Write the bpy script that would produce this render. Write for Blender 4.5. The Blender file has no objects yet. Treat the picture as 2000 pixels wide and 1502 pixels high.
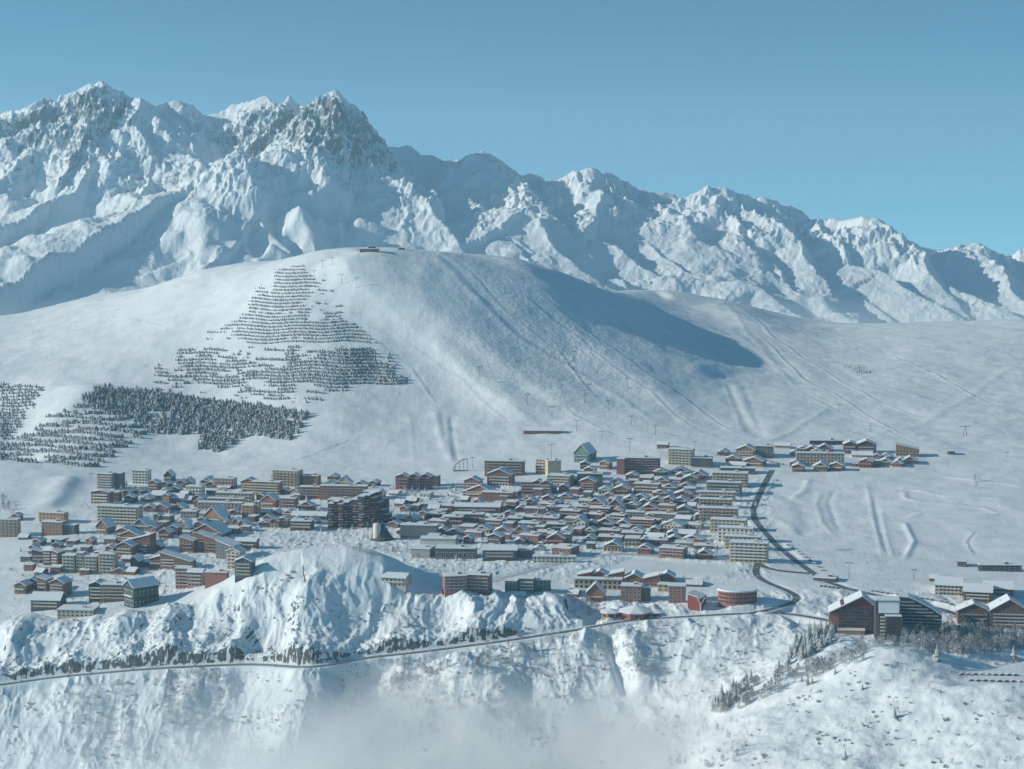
import bpy, math, random
import numpy as np
R = math.radians
rng = np.random.default_rng(7); random.seed(7)
S = bpy.context.scene
C = S.collection
# ------------------------------------------------------------------ camera
FPX, PITCH, CZ = 4200.0, R(6.03), 400.0
cd = bpy.data.cameras.new('camera'); cam = bpy.data.objects.new('camera', cd); C.objects.link(cam)
cd.sensor_width = 36; cd.lens = 36 * FPX / 2000; cd.clip_start = 5; cd.clip_end = 60000
cam.location = (0, 0, CZ); cam.rotation_euler = (math.pi / 2 - PITCH, 0, 0); S.camera = cam
# ------------------------------------------------------------------ light
SUN_EL, SUN_AZ = 21.5, 184.0         # azimuth of the sun, counter-clockwise from +X
w = bpy.data.worlds.new("World"); S.world = w; w.use_nodes = True
nt = w.node_tree; nt.nodes.clear()
sky = nt.nodes.new('ShaderNodeTexSky'); sky.sky_type = 'NISHITA'; sky.sun_disc = False
sky.sun_elevation = R(SUN_EL); sky.sun_rotation = R(90 - SUN_AZ); sky.altitude = 2200
sky.air_density = 0.9; sky.dust_density = 0.8; sky.ozone_density = 1.0
bg = nt.nodes.new('ShaderNodeBackground'); bg.inputs['Strength'].default_value = 0.12
wo = nt.nodes.new('ShaderNodeOutputWorld')
hs = nt.nodes.new('ShaderNodeMix'); hs.data_type = 'RGBA'; hs.blend_type = 'MULTIPLY'
hs.inputs[0].default_value = 1; hs.inputs[7].default_value = (0.63, 1.03, 0.94, 1)
tc = nt.nodes.new('ShaderNodeTexCoord'); sx = nt.nodes.new('ShaderNodeSeparateXYZ'); cx_ = nt.nodes.new('ShaderNodeCombineXYZ'); mxz = nt.nodes.new('ShaderNodeMath')
mxz.operation = 'MAXIMUM'; mxz.inputs[1].default_value = 0.10; mad = nt.nodes.new('ShaderNodeMath'); mad.operation = 'MULTIPLY_ADD'; mad.inputs[1].default_value = 2.2; mad.inputs[2].default_value = 0.21      # land falls away here: keep clear sky colour down to the skyline
nt.links.new(tc.outputs['Generated'], sx.inputs[0]); nt.links.new(sx.outputs[0], cx_.inputs[0]); nt.links.new(sx.outputs[1], cx_.inputs[1])
nt.links.new(sx.outputs[2], mad.inputs[0]); nt.links.new(mad.outputs[0], mxz.inputs[0]); nt.links.new(mxz.outputs[0], cx_.inputs[2]); nt.links.new(cx_.outputs[0], sky.inputs[0])
nt.links.new(sky.outputs[0], hs.inputs[6]); nt.links.new(hs.outputs[2], bg.inputs[0]); nt.links.new(bg.outputs[0], wo.inputs[0])
sl = bpy.data.lights.new('sun', 'SUN'); sl.energy = 2.7; sl.angle = R(0.5); sl.color = (1.0, 0.98, 0.86)
so = bpy.data.objects.new('sun', sl); C.objects.link(so)
ca, sa = math.cos(R(SUN_AZ)), math.sin(R(SUN_AZ)); ce, se = math.cos(R(SUN_EL)), math.sin(R(SUN_EL))
from mathutils import Vector, Matrix
TOSUN = Vector((ca * ce, sa * ce, se))
so.rotation_euler = TOSUN.to_track_quat('Z', 'Y').to_euler(); so.location = (-800, 0, 900)
S.view_settings.view_transform = 'Standard'; S.view_settings.look = 'None'
S.view_settings.exposure = 0.52; S.view_settings.gamma = 1
# ------------------------------------------------------------------ maths
def slope_of(py): return np.tan(PITCH + np.arctan((np.asarray(py, float) - 751) / FPX))
def z_at(Y, py): return CZ - Y * slope_of(py)
def ray(px, py):                      # direction with y component 1
    a = (px - 1000) / FPX; b = (751 - py) / FPX
    dy = math.cos(PITCH) + b * math.sin(PITCH); dz = -math.sin(PITCH) + b * math.cos(PITCH)
    return a / dy, dz / dy
_perm = rng.permutation(512).astype(np.int64); _perm = np.concatenate([_perm, _perm])
_ang = rng.random(512) * 2 * np.pi; _gx = np.cos(_ang); _gy = np.sin(_ang)
def perlin(x, y, seed=0):
    x = np.asarray(x, float); y = np.asarray(y, float)
    x0 = np.floor(x).astype(np.int64); y0 = np.floor(y).astype(np.int64); fx = x - x0; fy = y - y0
    def g(i, j, dx, dy):
        h = _perm[(_perm[(i + seed * 37) & 511] + j + seed * 101) & 511]
        return _gx[h] * dx + _gy[h] * dy
    u = fx * fx * fx * (fx * (fx * 6 - 15) + 10); v = fy * fy * fy * (fy * (fy * 6 - 15) + 10)
    a = g(x0, y0, fx, fy); b = g(x0 + 1, y0, fx - 1, fy); c = g(x0, y0 + 1, fx, fy - 1); d = g(x0 + 1, y0 + 1, fx - 1, fy - 1)
    return (a + (b - a) * u + (c - a) * v + (a - b - c + d) * u * v) * 1.5
def fbm(x, y, o=5, seed=0, g=0.5):
    s = 0; a = 1.0; f = 1.0; n = 0
    for k in range(o): s = s + a * perlin(x * f, y * f, seed + k); n += a; a *= g; f *= 2.03
    return s / n
def ridged(x, y, o=5, seed=0, g=0.55):
    s = 0; a = 1.0; f = 1.0; n = 0; w = 1
    for k in range(o):
        r = (1 - np.abs(perlin(x * f, y * f, seed + k))) ** 2
        s = s + a * r * w; w = np.clip(r * 1.4, 0, 1); n += a; a *= g; f *= 2.07
    return s / n
def sstep(a, b, x):
    t = np.clip((x - a) / (b - a), 0, 1); return t * t * (3 - 2 * t)
def pchip(xs, ys, x):
    xs = np.array(xs, float); ys = np.array(ys, float); h = np.diff(xs); d = np.diff(ys) / h
    m = np.zeros(len(xs)); m[0] = d[0]; m[-1] = d[-1]
    for i in range(1, len(xs) - 1):
        if d[i-1] * d[i] > 0:
            w1 = 2 * h[i] + h[i-1]; w2 = h[i] + 2 * h[i-1]; m[i] = (w1 + w2) / (w1 / d[i-1] + w2 / d[i])
    i = np.clip(np.searchsorted(xs, x) - 1, 0, len(xs) - 2); t = (x - xs[i]) / h[i]
    return (ys[i] * (1 + 2*t) * (1-t)**2 + m[i] * h[i] * t * (1-t)**2 + ys[i+1] * t*t * (3-2*t) + m[i+1] * h[i] * t*t * (t-1))
def poly_dist(X, Y, pts):
    """distance to a polyline; also signed side (+ = right of direction) and z interpolated"""
    best = np.full(X.shape, 1e9); side = np.zeros(X.shape); zz = np.zeros(X.shape); tt = np.zeros(X.shape)
    n = len(pts) - 1
    for i in range(n):
        ax, ay, az = pts[i]; bx, by, bz = pts[i+1]; dx, dy = bx - ax, by - ay; L2 = dx*dx + dy*dy + 1e-9
        t = np.clip(((X - ax) * dx + (Y - ay) * dy) / L2, 0, 1)
        ex = X - ax - t * dx; ey = Y - ay - t * dy; d = np.sqrt(ex*ex + ey*ey)
        m = d < best; best = np.where(m, d, best); side = np.where(m, np.sign(dx * (-ey) + dy * ex), side)
        zz = np.where(m, az + (bz - az) * t, zz); tt = np.where(m, (i + t) / n, tt)
    return best, side, zz, tt
# ------------------------------------------------------------------ object helpers
def tag(o, label=None, cat=None, group=None, kind=None):
    if label: o['label'] = label
    if cat: o['category'] = cat
    if group: o['group'] = group
    if kind: o['kind'] = kind
    return o
def link(name, me, parent=None, loc=None):
    o = bpy.data.objects.new(name, me); C.objects.link(o)
    if parent: o.parent = parent
    if loc is not None: o.location = loc
    return o
def empty(name, loc, rz=0):
    o = bpy.data.objects.new(name, None); C.objects.link(o); o.location = loc; o.rotation_euler = (0, 0, rz)
    o.empty_display_size = 1; return o
def np_mesh(name, V, F, mats, midx=None, smooth=False):
    """V (n,3); F (m,k) array with constant k"""
    V = np.ascontiguousarray(V, dtype=np.float32); F = np.ascontiguousarray(F, dtype=np.int32); m, k = F.shape
    me = bpy.data.meshes.new(name); me.vertices.add(len(V)); me.vertices.foreach_set('co', V.ravel())
    me.loops.add(m * k); me.loops.foreach_set('vertex_index', F.ravel())
    me.polygons.add(m); me.polygons.foreach_set('loop_start', np.arange(0, m * k, k, dtype=np.int32))
    me.polygons.foreach_set('loop_total', np.full(m, k, dtype=np.int32))
    for q in mats: me.materials.append(q)
    if midx is not None: me.polygons.foreach_set('material_index', np.ascontiguousarray(midx, dtype=np.int32))
    if smooth: me.polygons.foreach_set('use_smooth', np.ones(m, dtype=bool))
    me.update(calc_edges=True); me.validate(); return me
def add_attr(me, name, val):
    a = me.attributes.new(name, 'FLOAT', 'POINT'); a.data.foreach_set('value', np.ascontiguousarray(val, dtype=np.float32).ravel())
class N:                               # tiny node helper
    def __init__(s, name):
        s.m = bpy.data.materials.new(name); s.m.use_nodes = True; s.t = s.m.node_tree; s.b = s.t.nodes['Principled BSDF']
    def n(s, t, **k):
        q = s.t.nodes.new(t)
        for a, v in k.items():
            if a.startswith('i_'): q.inputs[int(a[2:]) if a[2:].isdigit() else a[2:].replace('_', ' ')].default_value = v
            else: setattr(q, a, v)
        return q
    def l(s, a, b): s.t.links.new(a, b)
    def noise(s, scale, det=4, rough=.55, vec=None):
        q = s.n('ShaderNodeTexNoise'); q.inputs['Scale'].default_value = scale; q.inputs['Detail'].default_value = det
        q.inputs['Roughness'].default_value = rough
        if vec: s.l(vec, q.inputs['Vector'])
        return q.outputs[0]
    def ramp(s, f, stops):
        q = s.n('ShaderNodeValToRGB'); e = q.color_ramp.elements
        while len(e) < len(stops): e.new(.5)
        for i, (p, c) in enumerate(stops): e[i].position = p; e[i].color = (*c, 1) if len(c) == 3 else c
        s.l(f, q.inputs[0]); return q.outputs[0]
    def mix(s, f, a, b, blend='MIX'):
        q = s.n('ShaderNodeMix', data_type='RGBA', blend_type=blend)
        for i, v in ((0, f), (6, a), (7, b)):
            if isinstance(v, (int, float)): q.inputs[i].default_value = v
            elif isinstance(v, tuple): q.inputs[i].default_value = (*v, 1) if len(v) == 3 else v
            else: s.l(v, q.inputs[i])
        return q.outputs[2]
    def math(s, op, a, b=0.0, clamp=False):
        q = s.n('ShaderNodeMath', operation=op, use_clamp=clamp)
        for i, v in ((0, a), (1, b)):
            if isinstance(v, (int, float)): q.inputs[i].default_value = v
            else: s.l(v, q.inputs[i])
        return q.outputs[0]
    def pos(s): return s.n('ShaderNodeNewGeometry').outputs['Position']
    def obj(s): return s.n('ShaderNodeTexCoord').outputs['Object']
    def bump(s, h, dist, strength=1.0):
        q = s.n('ShaderNodeBump'); q.inputs['Distance'].default_value = dist; q.inputs['Strength'].default_value = strength
        s.l(h, q.inputs['Height']); s.l(q.outputs[0], s.b.inputs['Normal']); return q
SNOWC = (0.84, 0.87, 0.90)
def mat_snow_ground():
    k = N('snow_and_rock'); p = k.pos(); b = k.b
    rk = k.n('ShaderNodeAttribute', attribute_name='rock').outputs['Fac']
    tr = k.n('ShaderNodeAttribute', attribute_name='tracks').outputs['Fac']
    n1 = k.noise(.35, 5, .6, p); n2 = k.noise(.03, 5, .5, p); n3 = k.noise(1.4, 3, .6, p)
    m = k.math('ADD', rk, k.math('MULTIPLY', k.math('SUBTRACT', n1, .5), 1.3))
    m = k.ramp(m, [(.46, (0, 0, 0)), (.54, (1, 1, 1))])
    rock = k.ramp(n1, [(.3, (.05, .055, .06)), (.5, (.12, .12, .115)), (.7, (.21, .20, .185))])
    snow = k.ramp(n2, [(.3, (.74, .775, .81)), (.7, (.86, .88, .90))])
    k.l(k.mix(m, snow, rock), b.inputs['Base Color']); b.inputs['Roughness'].default_value = .75
    b.inputs['Specular IOR Level'].default_value = .25
    # moguls, drifts and old tracks in the snow
    vo = k.n('ShaderNodeTexVoronoi', feature='SMOOTH_F1'); vo.inputs['Scale'].default_value = .16; k.l(p, vo.inputs['Vector'])
    mp = k.n('ShaderNodeMapping'); mp.inputs['Scale'].default_value = (.35, .02, .35); mp.inputs['Rotation'].default_value = (0, 0, .12); k.l(p, mp.inputs['Vector'])
    groom = k.noise(1.0, 3, .6, mp.outputs[0])
    h = k.math('ADD', k.math('MULTIPLY', n3, .35), k.math('MULTIPLY', n1, .9))
    h = k.math('ADD', h, k.math('MULTIPLY', k.math('MULTIPLY', vo.outputs[0], tr), 1.6))
    h = k.math('ADD', h, k.math('MULTIPLY', groom, .35))
    k.bump(h, 1.0, .55); return k.m
def mat_mountain():
    k = N('mountain_snow_and_rock'); p = k.pos(); b = k.b
    rk = k.n('ShaderNodeAttribute', attribute_name='rock').outputs['Fac']
    n1 = k.noise(.075, 6, .72, p); n2 = k.noise(.012, 5, .6, p)
    m = k.math('ADD', rk, k.math('MULTIPLY', k.math('SUBTRACT', n1, .5), 1.5))
    m = k.ramp(m, [(.50, (0, 0, 0)), (.64, (.9, .9, .9))])
    rock = k.ramp(n2, [(.3, (.08, .078, .08)), (.6, (.19, .172, .16))])
    k.l(k.mix(m, SNOWC, rock), b.inputs['Base Color']); b.inputs['Roughness'].default_value = .8
    b.inputs['Specular IOR Level'].default_value = .2
    h = k.math('ADD', k.math('MULTIPLY', n1, 1.0), k.math('MULTIPLY', n2, 2.0)); k.bump(h, 7.0, .6); return k.m
# ------------------------------------------------------------------ the terrain
AY = [700, 1200, 1500, 1600, 1700, 1800, 1900, 1990, 2100, 2300, 2500, 2700, 2900, 3100, 3350, 3550, 3700, 4000, 4200, 4400, 4800, 5600]
def z_(v): return ('z', v)
Z = z_
PROF = {
 0:   [Z(-330), Z(-290), Z(-235), Z(-205), Z(-170), 1490, 1329, 1238, 1160, 1062, 985, 910, 830, 752, 690, 645, 620, Z(70), Z(20), Z(-30), Z(-150), Z(-330)],
 200: [Z(-330), Z(-290), Z(-235), Z(-205), Z(-170), 1480, 1303, 1205, 1150, 1052, 985, 918, 830, 740, 650, 600, 578, Z(120), Z(40), Z(-30), Z(-150), Z(-330)],
 400: [Z(-330), Z(-290), Z(-235), Z(-205), Z(-165), 1470, 1287, 1200, 1130, 1050, 985, 918, 838, 720, 585, 528, Z(190), Z(120), Z(40), Z(-30), Z(-150), Z(-330)],
 600: [Z(-330), Z(-280), Z(-220), Z(-195), Z(-155), 1450, 1292, 1195, 1120, 1045, 975, 908, 800, 665, 498, Z(235), Z(200), Z(120), Z(40), Z(-30), Z(-150), Z(-330)],
 800: [Z(-330), Z(-280), Z(-225), Z(-195), Z(-150), 1440, 1263, 1172, 1110, 1040, 970, 905, 805, 665, 487, Z(240), Z(205), Z(120), Z(40), Z(-30), Z(-150), Z(-330)],
 1000:[Z(-330), Z(-280), Z(-200), Z(-170), Z(-130), 1410, 1250, 1160, 1105, 1040, 965, 897, 811, 687, 528, Z(233), Z(206), Z(130), Z(60), Z(0), Z(-150), Z(-330)],
 1200:[Z(-330), Z(-260), Z(-150), Z(-128), Z(-104), 1400, 1234, 1167, 1105, 1040, 962, 886, 810, 720, 622, 592, 585, 577, 571, Z(105), Z(-120), Z(-330)],
 1400:[Z(-330), Z(-210), Z(-85), 1480, 1415, 1335, 1222, 1160, 1105, 1035, 960, 882, 823, 764, 698, 664, 645, 603, 585, Z(98), Z(-120), Z(-330)],
 1600:[Z(-300), Z(-140), 1530, 1425, 1325, 1272, 1215, 1155, 1108, 1032, 958, 888, 832, 780, 725, 690, 668, 637, Z(80), Z(50), Z(-120), Z(-330)],
 1800:[Z(-300), Z(-120), 1492, 1378, 1276, 1270, 1226, 1160, 1108, 1030, 956, 886, 834, 783, 728, 691, 668, 636, Z(80), Z(50), Z(-120), Z(-330)],
 2000:[Z(-300), Z(-120), 1440, 1338, 1324, 1288, 1230, 1165, 1110, 1030, 955, 886, 836, 785, 730, 690, 664, 628, Z(84), Z(50), Z(-120), Z(-330)],
}
PROF[-200] = [p if isinstance(p, tuple) else p + 12 for p in PROF[0]]; PROF[-400] = PROF[-200]; PROF[-600] = PROF[-200]
PROF[2200] = PROF[2000]; PROF[2400] = PROF[2000]; PROF[2600] = PROF[2000]
def fine_axis(spec):
    out = [spec[0][0]]
    for (a, b, st) in spec: out += list(np.arange(a, b, st)[1:]) + [b]
    return np.unique(np.array(out, float))
GY = fine_axis([(700, 1400, 25), (1400, 1700, 2.2), (1700, 2030, 1.25), (2030, 2800, 3.0), (2800, 4300, 4.0), (4300, 5600, 40)])
GP = fine_axis([(-560, -60, 10), (-60, 2060, 2.0), (2060, 2560, 10)])     # columns, as lines fanning out from the viewpoint
cols = sorted(PROF)
TB = []
for c in cols:
    zz = [v[1] if isinstance(v, tuple) else float(z_at(y, v)) for y, v in zip(AY, PROF[c])]
    TB.append(pchip(AY, zz, GY))
TB = np.array(TB)
ci = np.clip(np.floor((GP - cols[0]) / 200).astype(int), 1, len(cols) - 3); t = (GP - np.array(cols)[ci]) / 200
w0 = -.5*t + t*t - .5*t**3; w1 = 1 - 2.5*t*t + 1.5*t**3; w2 = .5*t + 2*t*t - 1.5*t**3; w3 = -.5*t*t + .5*t**3
H = (TB[ci-1].T * w0 + TB[ci].T * w1 + TB[ci+1].T * w2 + TB[ci+2].T * w3)          # rows Y, cols px
UX = (GP - 1000) / FPX / math.cos(PITCH)
GX = UX[None, :] * GY[:, None]; GYY = np.repeat(GY[:, None], len(GP), 1)
def height(x, y):
    x = np.asarray(x, float); y = np.asarray(y, float)
    p = x / y * FPX * math.cos(PITCH) + 1000
    i = np.clip(np.searchsorted(GY, y) - 1, 0, len(GY) - 2); j = np.clip(np.searchsorted(GP, p) - 1, 0, len(GP) - 2)
    a = np.clip((y - GY[i]) / (GY[i+1] - GY[i]), 0, 1); b = np.clip((p - GP[j]) / (GP[j+1] - GP[j]), 0, 1)
    return (H[i, j] * (1-a) * (1-b) + H[i+1, j] * a * (1-b) + H[i, j+1] * (1-a) * b + H[i+1, j+1] * a * b)
_RY = np.concatenate([np.arange(1450, 2100, 1.5), np.arange(2100, 4600, 3.0)])
def hit(px, py, ymin=1450):
    rx, rz = ray(px, py); Y = _RY[_RY >= ymin]; zr = CZ + rz * Y; zt = height(rx * Y, Y); k = np.nonzero(zr <= zt)[0]
    if len(k) == 0: y = 4150.0
    elif k[0] == 0: y = Y[0]
    else:
        i = k[0]; d0 = zr[i-1] - zt[i-1]; d1 = zt[i] - zr[i]; y = Y[i-1] + (Y[i] - Y[i-1]) * d0 / (d0 + d1 + 1e-9)
    return rx * y, y, float(height(rx * y, y))
def P3(l, ymin=1450): return [hit(a, b, ymin) for a, b in l]
def ridge(pts, amp, wl, wr, ymin=1450, fade=True):
    global H
    P = P3(pts, ymin); ys = [p[1] for p in P]; m = 2.4 * max(wl, wr)
    i0, i1 = np.searchsorted(GY, [min(ys) - m, max(ys) + m]); q = slice(i0, i1)
    d, s, _, tt = poly_dist(GX[q], GYY[q], P)
    w_ = np.where(s > 0, wr, wl); f = np.exp(-(d / w_) ** 2)
    if fade: f = f * sstep(-.02, .12, tt) * (1 - sstep(.85, 1.02, tt))
    H[q] += amp * f
def bump2(px, py, amp, sx, sy, ymin=1450, at=None):
    global H
    x, y = (hit(px, py, ymin)[:2]) if at is None else at
    H = H + amp * np.exp(-((GX - x) / sx) ** 2 - ((GYY - y) / sy) ** 2)
# the round hill behind the village
ridge([(660, 500), (690, 545), (760, 592), (850, 655), (930, 735), (1000, 790), (1060, 830)], 17, 95, 38)
ridge([(700, 560), (800, 610), (900, 670), (1000, 745), (1100, 815)], -5, 25, 55)
ridge([(1050, 520), (1150, 600), (1300, 690), (1420, 740)], 7, 120, 90)
ridge([(1180, 625), (1330, 655), (1450, 715)], -6, 60, 60)
ridge([(1150, 577), (1250, 572), (1380, 583)], 6, 60, 60)
ridge([(190, 750), (120, 800), (20, 860)], 9, 35, 50)
ridge([(-60, 740), (30, 790), (20, 850), (-20, 900)], -26, 60, 60)
ridge([(90, 1000), (118, 965), (140, 930)], 5, 22, 14)
ridge([(1420, 745), (1440, 800), (1490, 860)], -1.5, 8, 14)
ridge([(850, 800), (860, 850), (880, 905)], 1.2, 6, 6)
ridge([(970, 500), (1100, 620), (1250, 740), (1350, 810)], 3, 40, 25)
ridge([(1290, 580), (1400, 600), (1500, 655)], 9, 100, 45)
# knolls and spurs at the front
bump2(0, 0, 47, 84, 62, at=((600 - 1000) / FPX * 2015, 2015))
bump2(0, 0, 10, 34, 60, at=((490 - 1000) / FPX * 1985, 1985))
bump2(0, 0, 16, 42, 50, at=((735 - 1000) / FPX * 2000, 2000))
ridge([(600, 1210), (610, 1300), (580, 1400), (560, 1500)], 22, 34, 26, fade=False)
ridge([(900, 1165), (930, 1210), (950, 1262)], 12, 34, 16)
ridge([(345, 1190), (330, 1235), (350, 1290)], 10, 26, 18)
ridge([(240, 1200), (235, 1240), (245, 1290)], 7, 14, 14)
ridge([(60, 1210), (20, 1240), (30, 1300)], 11, 28, 14)
ridge([(880, 1280), (930, 1360), (960, 1430)], 12, 24, 22)
ridge([(1130, 1195), (1060, 1180), (1050, 1230)], 6, 20, 20)
ridge([(1100, 1175), (1160, 1190), (1130, 1215)], -8, 16, 16)
ridge([(1185, 1225), (1205, 1290), (1230, 1360)], -9, 7, 5)
ridge([(1215, 1235), (1240, 1300), (1260, 1360)], 6, 12, 10)
ridge([(700, 1300), (760, 1400), (800, 1500)], -10, 22, 22)
ridge([(470, 1300), (440, 1400), (430, 1500)], -7, 22, 22)
ridge([(1380, 1400), (1500, 1350), (1620, 1290), (1700, 1262)], 6, 20, 20)
bump2(0, 0, 9, 32, 40, at=((1740 - 1000) / FPX * 1690, 1690))
bump2(0, 0, 6, 50, 26, at=((1880 - 1000) / FPX * 1610, 1610))
# noise: gullied cliffs at the front, a smooth plateau behind
cliff = sstep(1690, 1780, GYY) * (1 - sstep(1975, 2010, GYY)) * (1 - .45 * sstep(1150, 1350, GP)[None, :])
cliff = np.maximum(cliff, .8 * np.exp(-((GX + 190) / 70) ** 2 - ((GYY - 1990) / 60) ** 2))
near = 1 - sstep(1960, 2030, GYY)
cliff = cliff * (1 - .8 * np.exp(-((GX + 180) / 60) ** 2 - ((GYY - 2010) / 50) ** 2))
gul = ridged(GX / 46 + .35 * fbm(GX / 40, GYY / 60, 3, 50), GYY / 150, 4, 11)
H = H + cliff * (gul - .45) * (9 - 3 * (GYY < 1880)) + cliff * fbm(GX / 16, GYY / 30, 3, 21, .5) * 1.6 + near * fbm(GX / 60, GYY / 60, 4, 31) * 6
H = H + near * (1 - cliff) * fbm(GX / 16, GYY / 16, 4, 35, .6) * 1.3
H = H + (1 - near) * (fbm(GX / 170, GYY / 170, 4, 41) * 4 * (sstep(2000, 2200, GYY)) + fbm(GX / 30, GYY / 30, 4, 45) * .7)

# pistes, drag lift tracks and the winding paths: low banks in the snow
for pts, a, wd_ in [([(830, 492), (920, 570), (1000, 650), (1100, 712), (1200, 768), (1330, 850)], 2.2, 7), ([(845, 492), (940, 575), (1020, 655), (1120, 715)], -1.8, 7), ([(672, 505), (690, 545), (760, 600), (850, 672), (930, 745), (1010, 800), (1090, 845)], 2.0, 6),
    ([(1395, 585), (1460, 650), (1520, 720), (1570, 770)], 1.6, 6), ([(1420, 640), (1500, 700), (1620, 770)], 1.4, 6), ([(1600, 690), (1700, 750), (1850, 790)], 1.2, 7), ([(2000, 700), (1900, 770), (1800, 830), (1700, 850)], 1.8, 8), ([(1620, 795), (1560, 835), (1500, 865)], 2.0, 6),
    ([(800, 810), (805, 860), (808, 905)], .8, 3), ([(872, 812), (876, 860), (884, 905)], 1.8, 4), ([(880, 812), (886, 860), (896, 905)], -1.5, 4), ([(1415, 745), (1430, 790), (1455, 850)], 1.6, 5), ([(1450, 745), (1470, 800), (1495, 860)], -1.8, 6),
    ([(1840, 930), (1920, 940), (2010, 952)], 1.3, 4), ([(1745, 953), (1790, 958), (1850, 970), (2010, 978)], 1.4, 4), ([(1765, 958), (1768, 974), (1800, 981), (1860, 986), (1920, 993), (1952, 1004)], 1.4, 4), ([(1952, 1005), (1900, 1009), (1800, 1003), (1765, 1014)], 1.2, 4), ([(1765, 1020), (1778, 1045), (1785, 1058), (1765, 1095)], 1.8, 3.5),
    ([(1693, 945), (1700, 985), (1712, 1040), (1725, 1092)], 1.5, 3), ([(1706, 965), (1716, 1020), (1738, 1092)], -1.2, 3), ([(1722, 990), (1732, 1050), (1743, 1092)], 1.0, 3), ([(1602, 960), (1594, 985), (1605, 1020), (1632, 1050)], 1.6, 3.5), ([(1632, 955), (1620, 980), (1630, 1015), (1645, 1042)], -1.6, 3.5),
    ([(1580, 935), (1570, 960), (1545, 975)], 3, 5), ([(1520, 965), (1560, 985), (1580, 1030), (1560, 1050)], -2, 9), ([(1510, 1010), (1545, 1030), (1560, 1050)], 2, 6), ([(170, 905), (300, 912), (430, 925), (560, 925)], .8, 6), ([(200, 927), (330, 918), (480, 925)], -1.2, 5),
    ([(400, 673), (560, 676), (760, 683)], -1.2, 5), ([(270, 768), (420, 782), (610, 803), (700, 800)], -1.5, 6)]:
    ridge(pts, a * ((.38 if wd_ > 4 or pts[0][0] < 1740 else .8) if pts[0][0] > 1480 else .36), wd_, wd_)
for pts in ([(700, 640), (800, 720), (860, 790)], [(760, 640), (900, 740), (1000, 830)], [(600, 860), (700, 840), (800, 850)], [(560, 905), (680, 860), (820, 880)], [(1000, 560), (1130, 660), (1270, 760), (1380, 850)], [(1040, 560), (1200, 680), (1330, 770), (1460, 860)], [(900, 520), (980, 600), (1090, 690), (1180, 790)], [(1480, 650), (1560, 740), (1680, 800), (1760, 850)], [(1440, 600), (1560, 700), (1700, 780), (1850, 830)],
    [(1560, 640), (1700, 700), (1900, 760), (2000, 770)], [(1500, 800), (1620, 830), (1750, 850), (1900, 840)], [(1540, 760), (1700, 830), (1800, 870)], [(1700, 680), (1800, 720), (1960, 800)], [(1650, 1000), (1800, 1040), (2000, 1030)], [(1780, 1060), (1880, 1065), (2000, 1050)], [(1900, 1085), (1890, 1060), (1900, 1035)], [(950, 880), (1080, 868), (1220, 880)], [(1100, 790), (1200, 850), (1330, 880)], [(100, 640), (230, 620), (330, 640)], [(150, 700), (260, 660), (380, 600)]):
    pj = [(a + rng.uniform(-5, 5), b + rng.uniform(-3, 3)) for a, b in pts]; ridge(pj, rng.uniform(.35, .65), 2.6, 2.6); ridge([(a + 6, b) for a, b in pj], -.4, 2.4, 2.4)
vm = sstep(2020, 2060, GYY) * (1 - sstep(2480, 2640, GYY)) * sstep(120, 230, GP)[None, :] * (1 - sstep(1490, 1530, GP))[None, :]
H = H + vm * (np.clip(fbm(GX / 12, GYY / 22, 4, 141, .65), 0, 1) * 2.9 + fbm(GX / 5, GYY / 9, 3, 143) * .6)
hill = sstep(2700, 2800, GYY) * (1 - sstep(4000, 4200, GYY))
H = H + hill * (fbm(GX / 75, GYY / 110, 5, 151, .5) * 2.0)
H = H + cliff * (np.clip(fbm(GX / 4.6, GYY / 6.0, 3, 161, .6) + .05, -.1, 1) * 2.0) * (.3 + .9 * sstep(-.1, .25, fbm(GX / 38, GYY / 38, 3, 163)))
# ------------------------------------------------------------------ roads: cut level benches into the slope
ROADS = [
 ('cliff_road', 7.0, [(-120, 1352), (0, 1335), (100, 1323), (200, 1313), (300, 1303), (400, 1298), (480, 1297), (540, 1299), (600, 1304), (650, 1299), (700, 1289), (800, 1273), (900, 1264), (1000, 1250), (1080, 1236), (1150, 1222), (1210, 1214), (1300, 1206), (1400, 1198), (1480, 1193), (1540, 1197), (1620, 1212)], 3.0),
 ('main_street', 10.5, [(1508, 918), (1496, 940), (1482, 968), (1470, 996), (1474, 1016), (1490, 1036), (1520, 1068), (1550, 1092), (1580, 1114), (1610, 1134), (1660, 1150), (1720, 1163), (1790, 1176), (1850, 1190), (1880, 1205)], 0.5),
 ('link_street', 7.0, [(1478, 1098), (1490, 1112), (1540, 1118), (1590, 1120)], 0.5),
 ('hairpin_street', 6.5, [(1480, 1100), (1472, 1118), (1480, 1130), (1505, 1142), (1540, 1152), (1566, 1163), (1566, 1173), (1545, 1182), (1515, 1188), (1490, 1193)], 0.8),
 ('lower_street', 8.0, [(960, 1136), (1020, 1118), (1080, 1103), (1140, 1090), (1200, 1080), (1300, 1086), (1400, 1092), (1478, 1099)], 0.5),
 ('village_lane', 6.0, [(880, 968), (960, 985), (1040, 982), (1120, 975), (1180, 985)], 0.4),
 ('upper_lane', 6.0, [(240, 1000), (300, 1012), (360, 1030), (420, 1040), (520, 1035)], 0.4),
]
def resample(P, step, ns=8):
    P = np.array(P, float); d = np.concatenate([[0], np.cumsum(np.hypot(np.diff(P[:, 0]), np.diff(P[:, 1])))])
    n = max(int(d[-1] / step), 4); s = np.linspace(0, d[-1], n)
    Q = np.stack([np.interp(s, d, P[:, k]) for k in range(3)], 1)
    for _ in range(ns): Q[1:-1] = (Q[:-2] + 2 * Q[1:-1] + Q[2:]) / 4
    return Q
ROADP = []
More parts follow.
